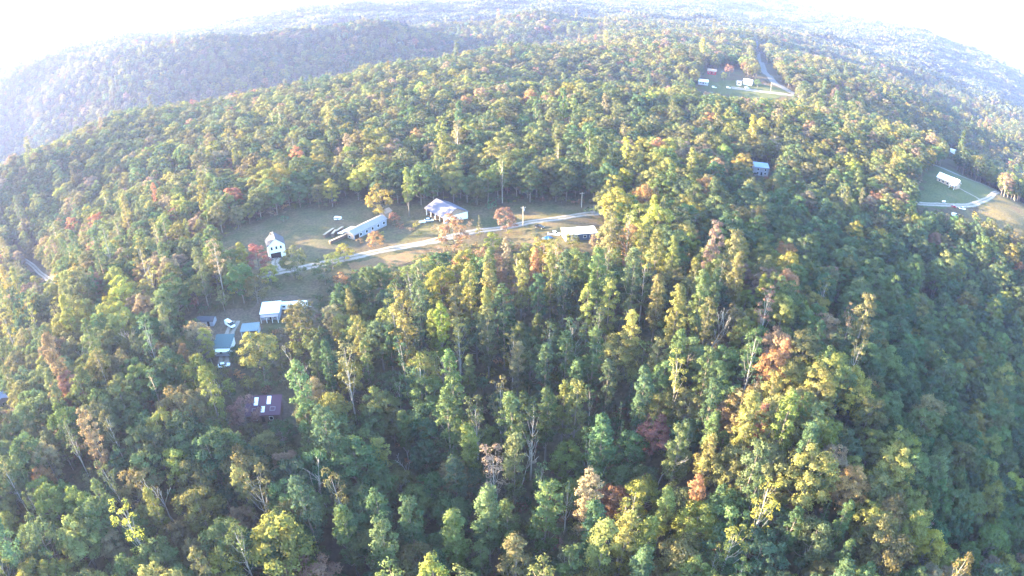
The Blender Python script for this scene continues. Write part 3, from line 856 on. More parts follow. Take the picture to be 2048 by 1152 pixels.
def tank(name, label, u, v, L, r, yaw):
    x, y, _ = at(u, v); z = gz_at(x, y)
    root = empty(name, (x, y, z), yaw, label, 'tank'); FOOT.append((x, y, 2))
    MB().tube([(-L / 2 - .3, 0, r + .3), (-L / 2, 0, r + .3), (L / 2, 0, r + .3), (L / 2 + .3, 0, r + .3)], [r * .5, r, r, r * .5], 12).build('body', M['white_paint'], root)
    for s in (-1, 1):
        MB().box(s * L * .3 - .12, s * L * .3 + .12, -r * .7, r * .7, -.2, .45).build('support', M['metal'], root)
    MB().tube([(0, 0, 2 * r + .28), (0, 0, 2 * r + .45)], [.18, .16], 8).build('cap', M['metal'], root)
tank('gas_tank', 'white gas tank on the grass between the long low house and the barn', 845, 447, 2.6, .55, R(10))
tank('gas_tank', 'white gas tank on the green lawn below the white-roofed house', 1887, 405, 2.6, .6, R(0))

# firewood stacks left of the long low house
def firewood(label, pa, pb, hgt, group=None):
    p, q = at(*pa), at(*pb)
    yaw = az_yaw(p, q); Lw = math.hypot(q[0] - p[0], q[1] - p[1])
    x, y = (p[0] + q[0]) / 2, (p[1] + q[1]) / 2
    root = empty('firewood_stack', (x, y, gz_at(x, y)), yaw, label, 'firewood', group); FOOT.append((x, y, Lw * .4))
    mb = MB(); r_ = 0.13; rr_ = random.Random(int(Lw * 100))
    nx_, nz_ = int(Lw / (2 * r_)), int(hgt / (2 * r_ * .88))
    for i in range(nx_):
        for k in range(nz_):
            cx = -Lw / 2 + r_ + i * 2 * r_ + (r_ if k % 2 else 0); e = rr_.uniform(-.09, .09)
            a = rr_.uniform(.8, 1.05)
            mb.tube([(cx, -.55 + e, .06 + r_ + k * 2 * r_ * .88), (cx, .55 + e, .06 + r_ + k * 2 * r_ * .88)], [r_ * a, r_ * a], 5)
    lg = mb.build('logs', M['brown_wall'], root); lg['kind'] = 'stuff'
    top = MB().hexa([(-Lw / 2, -.7, hgt + .12), (Lw / 2, -.7, hgt + .12), (Lw / 2, .7, hgt + .02), (-Lw / 2, .7, hgt + .02)], [(-Lw / 2, -.7, hgt + .16), (Lw / 2, -.7, hgt + .16), (Lw / 2, .7, hgt + .06), (-Lw / 2, .7, hgt + .06)])
    top.build('cover_sheet', M['wood'], root)
firewood('longest firewood stack, running up to the sunlit tan end of the long low house', (659, 488), (703, 471), 1.4)
firewood('firewood stack on the grass, left-hand one of the three short stacks', (648, 476), (668, 463), 1.6)
firewood('shortest firewood stack, between two longer stacks on the grass', (665, 474), (672, 466), 1.6)
firewood('firewood stack on the grass, uppermost of the short stacks', (671, 469), (686, 460), 1.6)

def utility_pole(label, u, v, hgt, yaw, transformer=True):
    x, y, _ = at(u, v); z = gz_at(x, y)
    root = empty('utility_pole', (x, y, z), yaw, label, 'utility pole'); FOOT.append((x, y, 2.5))
    MB().tube([(0, 0, -.5), (0, 0, hgt)], [.2, .13], 8).build('pole', M['pole_wood'], root)
    MB().box(-1.15, 1.15, -.2, -.1, hgt - .75, hgt - .6).build('crossarm', M['pole_wood'], root)
    for a in (-1.0, 0.0, 1.0):
        MB().tube([(a, -.15, hgt - .6), (a, -.15, hgt - .36)], [.05, .04], 6).build('insulator', M['trim'], root)
    if transformer:
        MB().tube([(0.38, 0, hgt - 2.3), (0.38, 0, hgt - 1.2)], [.3, .3], 10).build('transformer', M['metal'], root)
utility_pole('pale utility pole with crossarm standing beside the gravel road', 1046, 453, 9.8, R(20))
utility_pole('slim utility pole at the edge of the wood where the gravel road leaves the clearing', 1163, 415, 8.0, R(15), False)
utility_pole('pale utility pole with transformer at the road junction on the right', 2010, 388, 9.5, R(40))
utility_pole('pale utility pole beside the far farm drive', 1541, 186, 12.0, R(60))
#TREES
# ------------------------------------------------------------------ trees: prototypes
PAL = {
    'dark green': (0.060, 0.092, 0.052), 'green': (0.088, 0.120, 0.056), 'yellow-green': (0.150, 0.158, 0.058), 'golden': (0.215, 0.208, 0.060),
    'orange': (0.26, 0.155, 0.085), 'rust red': (0.21, 0.115, 0.09), 'tan': (0.19, 0.15, 0.10), 'olive': (0.122, 0.122, 0.060),
}

def leaves_arrays(rg, clumps, n_per, size, ctr, flat=0.8, droop=0.0):
    """clumps: list of (centre, radius, weight). Many small leaf sprays spread through each clump's volume."""
    P, Nn, Sx, Lf = [], [], [], []
    for c, r, w in clumps:
        n = max(6, int(n_per * w * (r / 1.6) ** 2))
        d = rg.normal(size=(n, 3)); d /= np.linalg.norm(d, axis=1)[:, None]
        d[:, 2] = np.where(d[:, 2] < -0.35, -d[:, 2] * 0.6, d[:, 2])
        rad = r * rg.uniform(0.25, 1.0, n) ** 0.45
        p = np.array(c) + d * rad[:, None] * np.array([1, 1, flat]) * (1 + 0.15 * rg.normal(size=(n, 1)))
        P.append(p)
        oc = p - np.array(ctr); oc /= (np.linalg.norm(oc, axis=1)[:, None] + 1e-6)
        nn = d * 0.62 + oc * 0.35 + rg.normal(size=(n, 3)) * 0.22 + np.array([0, 0, 0.18])
        Nn.append(nn / np.linalg.norm(nn, axis=1)[:, None])
        Sx.append(size * rg.uniform(0.6, 1.35, n))
        Lf.append(np.clip(rg.uniform(0, 1) * .55 + rg.uniform(0, .45, n), 0, 1))
    P = np.vstack(P); Nn = np.vstack(Nn); Sx = np.concatenate(Sx); n = len(P)
    g = Nn + rg.normal(size=(n, 3)) * 0.55
    g /= np.linalg.norm(g, axis=1)[:, None]
    a = np.cross(g, rg.normal(size=(n, 3))); a /= (np.linalg.norm(a, axis=1)[:, None] + 1e-6)
    b = np.cross(g, a)
    asp = rg.uniform(0.55, 1.0, n)[:, None]
    ha, hb = a * Sx[:, None] * 0.5, b * Sx[:, None] * 0.5 * asp
    V = np.stack([P - ha, P - hb * 0.9 + g * 0.04, P + ha, P + hb], 1).reshape(-1, 3)
    return V, np.repeat(Nn, 4, 0), np.repeat(np.concatenate(Lf), 4)

def trunk_mb(rg, h, r0, targets, lean=0.02, top_frac=0.9, n=7):
    mb = MB()
    pts, rad = [], []
    bx, by = rg.normal() * lean, rg.normal() * lean
    for k in range(7):
        t = k / 6
        pts.append((bx * h * t + math.sin(t * 4 + bx * 50) * 0.12, by * h * t + math.cos(t * 3 + by * 50) * 0.12, -0.6 + (h * top_frac + .6) * t))
        rad.append(r0 * (1.25 if k == 0 else 1) * (1 - 0.86 * t))
    mb.tube(pts, rad, n)
    for c in targets:
        t = min(0.95, max(0.25, (c[2] - 0.22 * h * rg.uniform(0.5, 1)) / (h * top_frac)))
        k = t * 6; i = min(5, int(k)); f = k - i
        s = np.array(pts[i]) * (1 - f) + np.array(pts[i + 1]) * f
        c = np.array(c); m = s * 0.5 + c * 0.5 + np.array([0, 0, -0.06 * h * rg.uniform(0.3, 1)])
        rr = r0 * (1 - 0.86 * t) * 0.5
        mb.tube([tuple(s), tuple(m), tuple(c)], [rr, rr * 0.7, rr * 0.25], 5)
    return mb

def proto_tree(kind, seed, lod=1.0):
    rg = np.random.default_rng(seed)
    cl = []
    lean, top, r0, pale, size, npr, flat = 0.02, 0.85, 0.28, False, 0.42, 195, 0.8
    if kind == 'broad':
        h = rg.uniform(14.5, 19); Rr = rg.uniform(4.7, 6.2); lowc = rg.uniform(.40, .46); cz = h * (1 - lowc); hz = h * lowc
        n = int(rg.integers(30, 40))
        for k in range(n):
            z = 1 - 1.78 * (k + .5) / n; ph = k * 2.39996 + rg.uniform(-.4, .4)
            q = math.sqrt(max(0, 1 - z * z)); e = rg.uniform(.62, .92)
            cl.append(((Rr * q * math.cos(ph) * e, Rr * q * math.sin(ph) * e, cz + hz * z * e), rg.uniform(0.95, 1.8), 1.15))
        for k in range(5):
            cl.append(((rg.normal() * Rr * .3, rg.normal() * Rr * .3, cz + rg.normal() * hz * .3), 1.9, .6))
        ctr = (0, 0, cz - 1); H = cz + hz
    elif kind == 'tall':
        h = rg.uniform(25, 30); Rr = rg.uniform(2.9, 3.9)
        n = int(rg.integers(34, 44)); b0 = rg.uniform(.22, .36)
        for k in range(n):
            t = b0 + (1 - b0) * (k + rg.uniform(.2, .8)) / n
            prof = (0.55 + 0.45 * math.sin((t - b0) / (1 - b0) * 2.6 + .35)) * (1 - .45 * max(0, (t - .8) / .2))
            ph = k * 2.39996 + rg.uniform(-.6, .6); e = rg.uniform(.25, .8)
            cl.append(((Rr * prof * e * math.cos(ph), Rr * prof * e * math.sin(ph), h * t * .96), rg.uniform(.85, 1.5), 1.15))
        ctr = (0, 0, h * .62); H = h; flat = 1.0; top = .93; r0 = .28
    elif kind == 'thin':
        h = rg.uniform(22, 27); Rr = rg.uniform(3.0, 4.0); pale = True; r0 = .27; top = .9; size = .40; npr = 115
        n = int(rg.integers(15, 21)); b0 = .45
        for k in range(n):
            t = b0 + (1 - b0) * (k + rg.uniform(.1, .9)) / n
            ph = k * 2.39996 + rg.uniform(-.8, .8); e = rg.uniform(.35, 1.0) * (1.15 - .5 * t)
            cl.append(((Rr * e * math.cos(ph), Rr * e * math.sin(ph), h * t), rg.uniform(.7, 1.35), 1))
        ctr = (0, 0, h * .7); H = h; lean = .035
    elif kind == 'cone':
        h = rg.uniform(11, 15); Rr = rg.uniform(2.2, 2.9); size = .36; flat = .6; r0 = .2; top = .96
        n = 30
        for k in range(n):
            t = .1 + .9 * (k + .5) / n; ph = k * 2.39996; rr = Rr * (1.02 - t) * rg.uniform(.6, .9)
            cl.append(((rr * math.cos(ph), rr * math.sin(ph), h * t), max(.35, 1.15 * (1.08 - t)), 1.25))
        ctr = (0, 0, h * .4); H = h
    elif kind == 'open':                             # open-grown, foliage down to the ground
        h = rg.uniform(11.5, 13.5); Rr = h * rg.uniform(.38, .46); cz = h * .53; hz = h * .47; size = .42; npr = 150; r0 = .2
        n = 30
        for k in range(n):
            z = 1 - 1.85 * (k + .5) / n; ph = k * 2.39996 + rg.uniform(-.5, .5); q = math.sqrt(max(0, 1 - z * z)) * (1 - .15 * z); e = rg.uniform(.55, .95)
            cl.append(((Rr * q * math.cos(ph) * e, Rr * q * math.sin(ph) * e, cz + hz * z * e), rg.uniform(.9, 1.6), 1.1))
        ctr = (0, 0, cz - .5); H = h
    elif kind == 'small':
        h = rg.uniform(8, 10.5); Rr = rg.uniform(2.4, 3.2); cz = h * .62; hz = h * .36; size = .42; npr = 95; r0 = .15
        n = 13
        for k in range(n):
            z = 1 - 1.7 * (k + .5) / n; ph = k * 2.39996 + rg.uniform(-.5, .5); q = math.sqrt(max(0, 1 - z * z)); e = rg.uniform(.5, .95)
            cl.append(((Rr * q * math.cos(ph) * e, Rr * q * math.sin(ph) * e, cz + hz * z * e), rg.uniform(.8, 1.35), 1.1))
        ctr = (0, 0, cz - .5); H = h
    else:                                            # shrub
        h = 2.6; Rr = 1.5; size = .34; npr = 80; r0 = .06
        for k in range(7):
            ph = k * 2.39996; e = rg.uniform(.2, 1)
            cl.append(((Rr * e * math.cos(ph), Rr * e * math.sin(ph), rg.uniform(.5, 1.9)), rg.uniform(.55, .95), 1.1))
        ctr = (0, 0, .4); H = h
    V, Nn, lf = leaves_arrays(rg, cl, npr * lod, size / math.sqrt(lod), ctr, flat)
    tg = [c for c, r, w in cl if kind != 'shrub'][::(2 if kind in ('broad', 'tall') else 1)]
    tmb = trunk_mb(rg, H, r0, tg if kind != 'cone' else [], lean, top)
    Rmax = float(np.hypot(V[:, 0], V[:, 1]).max())
    return dict(V=V, N=Nn, leaf=lf, trunk=tmb, pale=pale, H=H, R=Rmax)

def crown_mesh(name, P, with_trunk=False):
    V = P['V']; n = len(V) // 4
    me = bpy.data.meshes.new(name)
    tv = P['trunk'].v if with_trunk else []; tf = P['trunk'].f if with_trunk else []
    nv = len(V)
    loops = np.concatenate([np.arange(nv, dtype=np.int32), np.array([i + nv for f in tf for i in f], dtype=np.int32)])
    tot = np.concatenate([np.full(n, 4, np.int32), np.array([len(f) for f in tf], np.int32)])
    start = np.concatenate([[0], np.cumsum(tot)[:-1]]).astype(np.int32)
    co = np.vstack([V, np.array(tv).reshape(-1, 3)]) if with_trunk else V
    me.vertices.add(len(co)); me.vertices.foreach_set('co', co.astype(np.float32).ravel())
    me.loops.add(len(loops)); me.loops.foreach_set('vertex_index', loops)
    me.polygons.add(len(tot)); me.polygons.foreach_set('loop_start', start)
    me.materials.append(M['leaf'])
    if with_trunk:
        me.materials.append(M['pale_bark'] if P['pale'] else M['bark'])
        me.polygons.foreach_set('material_index', np.concatenate([np.zeros(n, np.int32), np.ones(len(tf), np.int32)]))
    me.polygons.foreach_set('use_smooth', np.ones(len(tot), bool))
    me.update(calc_edges=True)
    nn = P['N']
    if with_trunk:
        t = np.array(tv); d = t.copy(); d[:, 2] = 0
        d = d / (np.linalg.norm(d, axis=1)[:, None] + 1e-6)
        nn = np.vstack([nn, d])
    me.normals_split_custom_set_from_vertices(nn.tolist())
    at_ = me.attributes.new('leaf', 'FLOAT', 'POINT')
    at_.data.foreach_set('value', np.concatenate([P['leaf'], np.zeros(len(co) - nv)]).astype(np.float32))
    return me

SPEC = [('broad', 11), ('broad', 12), ('broad', 13), ('broad', 14), ('broad', 15), ('tall', 21), ('tall', 22), ('tall', 23), ('thin', 31), ('thin', 32), ('thin', 33),
        ('cone', 41), ('cone', 42), ('small', 51), ('small', 52), ('small', 53), ('open', 61), ('open', 62), ('open', 63)]
PROTO = [proto_tree(k, s) for k, s in SPEC]
BYKIND = {}
for i, (k, s) in enumerate(SPEC): BYKIND.setdefault(k, []).append(i)
CROWN = [crown_mesh(k + '_crown', P) for (k, s), P in zip(SPEC, PROTO)]
TRUNK = [P['trunk'].mesh(k + '_trunk', M['pale_bark'] if P['pale'] else M['bark'], True) for (k, s), P in zip(SPEC, PROTO)]

# ------------------------------------------------------------------ where trees stand
def B(u0, v0, u1, v1): return [(u0, v0), (u1, v0), (u1, v1), (u0, v1)]
KEEP = [
    B(1442, 130, 1478, 160), B(1435, 147, 1462, 164),
    [(446, 488), (490, 470), (545, 447), (625, 424), (720, 415), (850, 412), (1000, 412), (1100, 412), (1178, 417), (1193, 440), (1198, 490), (1125, 490), (1060, 478), (1000, 468),
     (960, 474), (880, 491), (800, 510), (700, 528), (640, 532), (600, 545), (536, 552), (530, 505)],
    [(520, 562), (600, 556), (640, 566), (636, 596), (524, 600)], B(512, 602, 556, 648), B(552, 596, 578, 622), B(600, 598, 618, 624), B(482, 650, 523, 676), B(426, 682, 470, 728), B(396, 632, 430, 652), B(446, 644, 472, 684),
    B(478, 798, 574, 852), [(1866, 336), (1920, 348), (1990, 384), (2048, 404), (2050, 452), (1990, 432), (1935, 424), (1900, 424), (1838, 412), (1852, 395)],
    B(1508, 322, 1538, 350), B(1469, 326, 1482, 338), [(1396, 157), (1500, 157), (1545, 162), (1592, 188), (1560, 197), (1470, 190), (1400, 180)],
    [(1512, 106), (1524, 106), (1556, 160), (1594, 189), (1580, 190), (1540, 160)], B(1415, 136, 1436, 152), [(40, 512), (62, 522), (100, 556), (92, 560), (60, 540)], B(0, 786, 15, 812), B(1897, 296, 1912, 308),
]
GROUND_CLEAR = [world_poly(p) for p in (LAWN_PX, YARD_PX, HOLLOW_PX, RLAWN_PX, RFIELD_PX, FARM_PX)]

def blocked_ground(x, y):
    m = np.zeros(len(x), bool)
    for P in GROUND_CLEAR: m |= inside(x, y, P)
    for line, w in ROADS: m |= seg_dist(x, y, line[::3] + [line[-1]]) < w / 2 + 2.2
    for fx, fy, fr in FOOT: m |= np.hypot(x - fx, y - fy) < fr
    return m

def blocks_view(x, y, z, h, r):
    m = np.zeros(len(x), bool)
    _, _, dist = project(x, y, z)
    wpx = r * 0.6 * FPX / dist
    for t in (0.2, 0.45, 0.7, 0.9, 1.0):
        u, v, _ = project(x, y, z + h * t)
        for s in (-1, 0, 1):
            for K in KEEP:
                m |= inside(u + wpx * s * (1 if t < .95 else .4), v, K)
    return m

def poisson(x0, x1, y0, y1, rmin, rg, tries=26):
    cell = rmin / math.sqrt(2)
    nx_, ny_ = int((x1 - x0) / cell) + 1, int((y1 - y0) / cell) + 1
    grid = {}
    n = int((x1 - x0) * (y1 - y0) / (rmin * rmin) * 3.2)
    C = np.stack([rg.uniform(x0, x1, n), rg.uniform(y0, y1, n)], 1)
    out = []
    for cx, cy_ in C.tolist():
        i, j = int((cx - x0) / cell), int((cy_ - y0) / cell)
        ok = True
        for a in range(i - 2, i + 3):
            for b in range(j - 2, j + 3):
                p = grid.get((a, b))
                if p and (p[0] - cx) ** 2 + (p[1] - cy_) ** 2 < rmin * rmin:
                    ok = False; break
            if not ok: break
        if ok:
            grid[(i, j)] = (cx, cy_); out.append((cx, cy_))
    return np.array(out)

def jitter_grid(r0, r1, step, azw, rg, j=0.42):
    g = np.arange(-r1, r1, step)
    X, Y = np.meshgrid(g, np.arange(-20, r1, step))
    X, Y = X.ravel() + rg.uniform(-j, j, X.size) * step, Y.ravel() + rg.uniform(-j, j, X.size) * step
    rr_, az = np.hypot(X, Y), np.degrees(np.arctan2(X, Y))
    m = (rr_ >= r0) & (rr_ < r1) & (np.abs(az) < azw)
    return X[m], Y[m]

names = list(PAL)
def species(x, y, rg):
    """kind and colour by place: gully, spur, plateau, far hills"""
    n = len(x)
    patch = _nz(_PW, x, y)
    gully = np.exp(-((x - 12) / 52) ** 2) * (1 - sstep(215, 245, y))
    spur = np.exp(-((x - 78) / 34) ** 2) * (1 - sstep(300, 380, y))
    left = (1 - sstep(-70, -40, x)) * (1 - sstep(240, 280, y))
    rightlow = sstep(100, 135, x) * (1 - sstep(250, 330, y))
    far = sstep(300, 380, np.hypot(x, y)) * (1 - rightlow)
    base = np.array([.18, .36, .24, .04, .006, .003, .035, .18])
    prof = (base[None] * np.ones((n, 1))
            + gully[:, None] * np.array([.42, .38, .14, .02, .01, .01, .06, .06])
            + spur[:, None] * np.array([.05, .25, .75, .16, .02, .01, .04, .20])
            + left[:, None] * np.array([.10, .34, .22, .05, .015, .02, .14, .25])
            + rightlow[:, None] * np.array([1.2, 1.4, .06, .0, .02, .02, .02, .05])
            + far[:, None] * np.array([.10, .26, .50, .09, .010, .004, .10, .50]))
    prof[:, 4:6] *= (1 - .8 * rightlow)[:, None]
    prof[:, 2:7] *= np.clip(1 + .85 * patch, .1, 3.5)[:, None]
    prof /= prof.sum(1)[:, None]
    cum = prof.cumsum(1)
    col = (rg.uniform(0, 1, n)[:, None] > cum).sum(1).clip(0, 7)
    u = rg.uniform(0, 1, n)
    kind = np.full(n, 'broad', object)
    pt = .025 + .44 * gully + .10 * spur * (x < 80) + .06 * left - .05 * rightlow
    kind[u < pt] = 'tall'
    pth = pt + .02 + .16 * gully + .05 * left
    kind[(u >= pt) & (u < pth)] = 'thin'
    pc = pth + .018 + .02 * far
    kind[(u >= pth) & (u < pc)] = 'cone'
    psm = pc + .10
    kind[(u >= pc) & (u < psm)] = 'small'
    col = np.where(kind == 'cone', np.where(col > 1, 0, col), col)
    return kind, col
_PW = _waves(8, 40, 160)

T = []       # dict per tree: x y z kind proto yaw scale col label(optional)
def tint_of(c, rg):
    b = np.array(PAL[c]) * rg.uniform(.82, 1.2)
    b = b * (1 + rg.normal(size=3) * np.array([.08, .05, .06]))
    return [float(max(.01, k)) for k in b]

def base_from_top(u, v, h):
    x, y, z = at(u, v, h)
    return x, y

# hand-placed trees: u, v of the top in the photograph, height, kind, colour, label
FEATURE = [
    (757, 369, 16.5, 'open', 'golden', 'round golden yellow tree standing alone behind the long low house'),
    (813, 333, 25, 'tall', 'yellow-green', 'tall yellow-green tree at the wood edge right of the round golden tree'),
    (786, 424, 6, 'open', 'rust red', 'small red tree touching the tan shed behind the long low house'),
    (748, 462, 8, 'open', 'orange', 'small orange tree in front of the long low house'),
    (905, 431, 16, 'open', 'orange', 'tall orange tree hiding the right corner of the barn'),
    (958, 430, 10, 'cone', 'olive', 'slim pointed olive tree between the orange tree and the rust red one by the road'),
    (1013, 414, 12, 'open', 'rust red', 'rounded rust red tree standing on the road left of the pale utility pole'),
    (510, 490, 13, 'open', 'rust red', 'bushy rust red tree left of the white gabled house'),
    (478, 484, 16, 'tall', 'golden', 'golden tree with a pointed top left of the red tree by the white house'),
    (463, 492, 14, 'tall', 'tan', 'narrow tan tree at the left of the golden pointed tree by the white house'),
    (582, 496, 13.5, 'open', 'olive', 'olive tree hiding the lower half of the white gabled house'),
    (686, 487, 8, 'open', 'golden', 'small golden tree between the firewood and the gravel road'),
    (662, 503, 8, 'open', 'yellow-green', 'small yellow-green tree at the near edge of the gravel road below the firewood'),
    (1088, 474, 13, 'open', 'golden', 'golden orange tree in front of the blue tarpaulin heap'),
    (1146, 464, 6.5, 'open', 'yellow-green', 'bright yellow-green small tree in front of the workshop with the white roof'),
    (985, 466, 8, 'open', 'golden', 'small golden tree just below the gravel road near the rust red one'),
    (1204, 462, 11, 'open', 'tan', 'rounded pinkish tan tree at the right end of the workshop'),
    (1237, 373, 23, 'broad', 'golden', 'big golden green tree right of where the gravel road enters the wood'),
    (1292, 366, 21, 'broad', 'orange', 'orange-topped tree behind the big golden green tree'),
    (1264, 444, 16, 'open', 'orange', 'rounded orange tree below the big golden green tree'),
    (1254, 508, 12, 'tall', 'rust red', 'pinkish red narrow tree below the rounded orange tree'),
    (1318, 405, 24, 'broad', 'golden', 'broad golden tree at the top of the sunlit spur'),
    (1350, 470, 25, 'tall', 'yellow-green', 'tall yellow-green tree on the sunlit spur below the broad golden one'),
    (1395, 512, 24, 'tall', 'yellow-green', 'tall ragged yellow-green tree leading the row down the sunlit spur'),
    (1112, 478, 27, 'thin', 'olive', 'thin olive tree with a long pale trunk in front of the workshop'),
    (1178, 565, 27, 'tall', 'yellow-green', 'left tree of the tall sunlit yellow-green group in the gully'),
    (1222, 552, 28, 'tall', 'yellow-green', 'middle and highest tree of the sunlit yellow-green group in the gully'),
    (1268, 615, 27, 'tall', 'golden', 'golden right-hand tree of the tall sunlit group in the gully'),
    (880, 605, 27, 'tall', 'golden', 'tall golden tree with sunlit top in the middle of the gully'),
    (712, 628, 25, 'tall', 'yellow-green', 'tall yellow-green tree with sunlit head beside the dark bare ground'),
    (835, 710, 25, 'thin', 'yellow-green', 'thin yellow-green tree with a pale trunk below the tall golden tree'),
    (1000, 755, 25, 'thin', 'olive', 'thin olive tree with a long bare trunk in the middle of the gully'),
    (935, 845, 26, 'tall', 'yellow-green', 'tall sunlit yellow-green tree low in the gully'),
    (752, 875, 17, 'tall', 'golden', 'narrow dull golden tree in the shade of the gully'),
    (510, 665, 18, 'broad', 'yellow-green', 'yellow-green tree with sunlit head right of the green roof'),
    (592, 600, 17, 'broad', 'olive', 'olive tree hiding the middle of the long white camper'),
    (1580, 535, 19, 'broad', 'orange', 'orange tree standing out of the green wood right of the spur'),
    (1575, 482, 17, 'broad', 'orange', 'smaller orange tree above the orange one right of the spur'),
    (1732, 748, 14, 'small', 'orange', 'small orange tree among the dark green crowns on the right slope'),
    (1400, 950, 23, 'tall', 'orange', 'orange tree below the row of tall trees at the gully mouth'),
    (1425, 865, 25, 'tall', 'yellow-green', 'narrow sunlit yellow-green tree in the row at the gully mouth'),
    (1560, 790, 24, 'broad', 'yellow-green', 'big broad yellow-green tree at the sunlit edge of the right slope'),
    (1640, 895, 24, 'broad', 'yellow-green', 'big broad yellow-green tree below the other broad one on the right slope'),
    (1480, 1050, 25, 'thin', 'golden', 'thin golden-topped tree at the bottom between gully and right slope'),
    (1780, 372, 15, 'broad', 'orange', 'orange tree left of the green lawn on the right'),
    (1896, 425, 9, 'small', 'orange', 'small orange tree below the curved drive'),
    (1952, 422, 9, 'small', 'golden', 'small golden tree at the lower edge of the dry field'),
    (1460, 128, 15, 'broad', 'rust red', 'large rust red tree at the far homestead'),
    (1448, 146, 11, 'broad', 'golden', 'bright yellow tree below the rust red one at the far homestead'),
    (1516, 158, 10, 'broad', 'green', 'round green tree beside the far farm drive'),
    (975, 492, 14, 'open', 'tan', 'rounded pinkish tan tree below the gravel road right of the barn'),
    (925, 505, 10, 'open', 'orange', 'rounded orange tree at the foot of the tall orange one'),
    (850, 512, 9, 'open', 'golden', 'rounded golden tree on the rusty road bank'),
    (815, 528, 9, 'open', 'yellow-green', 'rounded yellow-green tree at the left end of the rusty road bank'),
    (1048, 500, 11, 'open', 'yellow-green', 'rounded yellow-green tree below the utility pole by the road'),
    (1005, 540, 15, 'tall', 'tan', 'tall tan tree below the rounded pinkish tan one'),
    (405, 655, 15, 'tall', 'golden', 'golden tree left of the green-roofed house with sunlit head'),
    (362, 688, 14, 'tall', 'orange', 'narrow orange tree two crowns left of the green roof'),
    (610, 650, 15, 'open', 'olive', 'rounded olive tree right of the white trailer home'),
    (610, 790, 17, 'broad', 'olive', 'olive tree right of the maroon roof'),
    (535, 528, 9, 'open', 'golden', 'rounded golden tree at the left end of the gravel road below the white house'),
    (505, 545, 13, 'open', 'olive', 'rounded olive tree left of the end of the gravel road'),
    (640, 520, 9, 'open', 'olive', 'rounded olive tree on the near edge of the road, right of the white house'),
    (497, 846, 9, 'open', 'olive', 'rounded olive tree in front of the maroon roof, left of the middle'),
    (556, 840, 9.5, 'open', 'green', 'rounded green tree in front of the right end of the maroon roof'),
    (478, 792, 12, 'open', 'rust red', 'rounded rusty tree touching the left end of the maroon roof'),
    (470, 690, 7, 'open', 'green', 'rounded green tree right of the green-roofed house porch'),
    (388, 640, 15, 'open', 'tan', 'rounded tan tree hiding the left end of the low dark-roofed shed'),
    (225, 530, 19, 'broad', 'yellow-green', 'broad yellow-green tree on the crest at the left'),
    (330, 510, 19, 'broad', 'tan', 'broad tan tree on the crest right of the yellow-green one'),
    (60, 590, 19, 'broad', 'golden', 'golden tree at the left end of the crest'),
    (545, 1045, 24, 'broad', 'yellow-green', 'big yellow-green tree at the bottom left of the gully'),
    (130, 745, 16, 'broad', 'rust red', 'rust red tree on the shoulder at the left'),
]
frg = np.random.default_rng(99)
for (u, v, hgt, kind, colr, lab) in FEATURE:
    x, y = base_from_top(u, v, hgt)
    pi_ = BYKIND[kind][int(frg.integers(len(BYKIND[kind])))]
    sc = hgt / PROTO[pi_]['H']
    T.append(dict(x=x, y=y, z=gz_at(x, y), kind=kind, p=pi_, yaw=frg.uniform(0, 6.28), s=sc * ((1.6 if kind in ('tall', 'thin') else 1.15) if sc < .8 else 1.0), sz=sc, c=colr, tint=tint_of(colr, frg), label=lab, u=u, v=v))

SHRUBS = [
    (544, 433, 1.6, 'tan', 'pale tan shrub at the upper left edge of the grass clearing'),
    (568, 444, 1.9, 'dark green', 'dark green shrub behind the white gabled house'),
    (985, 418, 2.6, 'dark green', 'big dark green shrub at the wood edge right of the barn'),
    (1187, 433, 2.8, 'dark green', 'dark green shrub at the end of the gravel road'),
    (790, 452, 1.2, 'tan', 'tan shrub nearest the right end of the long low house'),
    (802, 458, 1.3, 'rust red', 'reddish shrub in the weeds between long house and road'),
    (812, 450, 1.1, 'olive', 'olive shrub in the weeds between long house and barn'),
    (822, 464, 1.3, 'tan', 'tan shrub on the grass halfway from long house to road'),
    (832, 456, 1.2, 'golden', 'golden shrub on the grass left of the barn'),
    (836, 472, 1.0, 'olive', 'olive shrub beside the gravel road below the barn'),
    (868, 462, 1.1, 'tan', 'tan shrub left of the tall orange tree by the barn'),
    (940, 452, 1.1, 'tan', 'tan shrub right of the tall orange tree by the barn'),
    (764, 474, 1.2, 'golden', 'golden shrub in front of the long low house'),
    (720, 486, 1.0, 'tan', 'tan shrub below the sunlit tan end of the long low house'),
    (1070, 474, 1.2, 'olive', 'olive shrub left of the golden orange tree by the tarpaulin'),
    (1020, 468, 1.1, 'golden', 'golden shrub between gravel road and wood below the utility pole'),
    (1215, 500, 1.4, 'rust red', 'reddish shrub on the grass right of the workshop'),
    (598, 560, 1.3, 'golden', 'golden shrub on the lower grass below the gravel road'),
    (560, 578, 1.1, 'olive', 'olive shrub above the white trailer home'),
    (1948, 434, 1.6, 'tan', 'tan shrub at the upper edge of the dry field'),
]
SHP = [proto_tree('shrub', 440 + k) for k in range(3)]
SHC = [crown_mesh('shrub_foliage', P) for P in SHP]; SHT = [P['trunk'].mesh('shrub_stem', M['bark'], True) for P in SHP]
for k, (u, v, sc, colr, lab) in enumerate(SHRUBS):
    x, y, _ = at(u, v)
    root = empty('shrub', (x, y, gz_at(x, y)), frg.uniform(0, 6.28), lab, 'shrub', 'shrubs in the clearings')
    root.scale = (sc, sc, sc * frg.uniform(.8, 1.1))
    st = bpy.data.objects.new('stem', SHT[k % 3]); COL.objects.link(st); st.parent = root
    fo = bpy.data.objects.new('foliage', SHC[k % 3]); COL.objects.link(fo); fo.parent = root; fo['tint'] = tint_of(colr, frg)

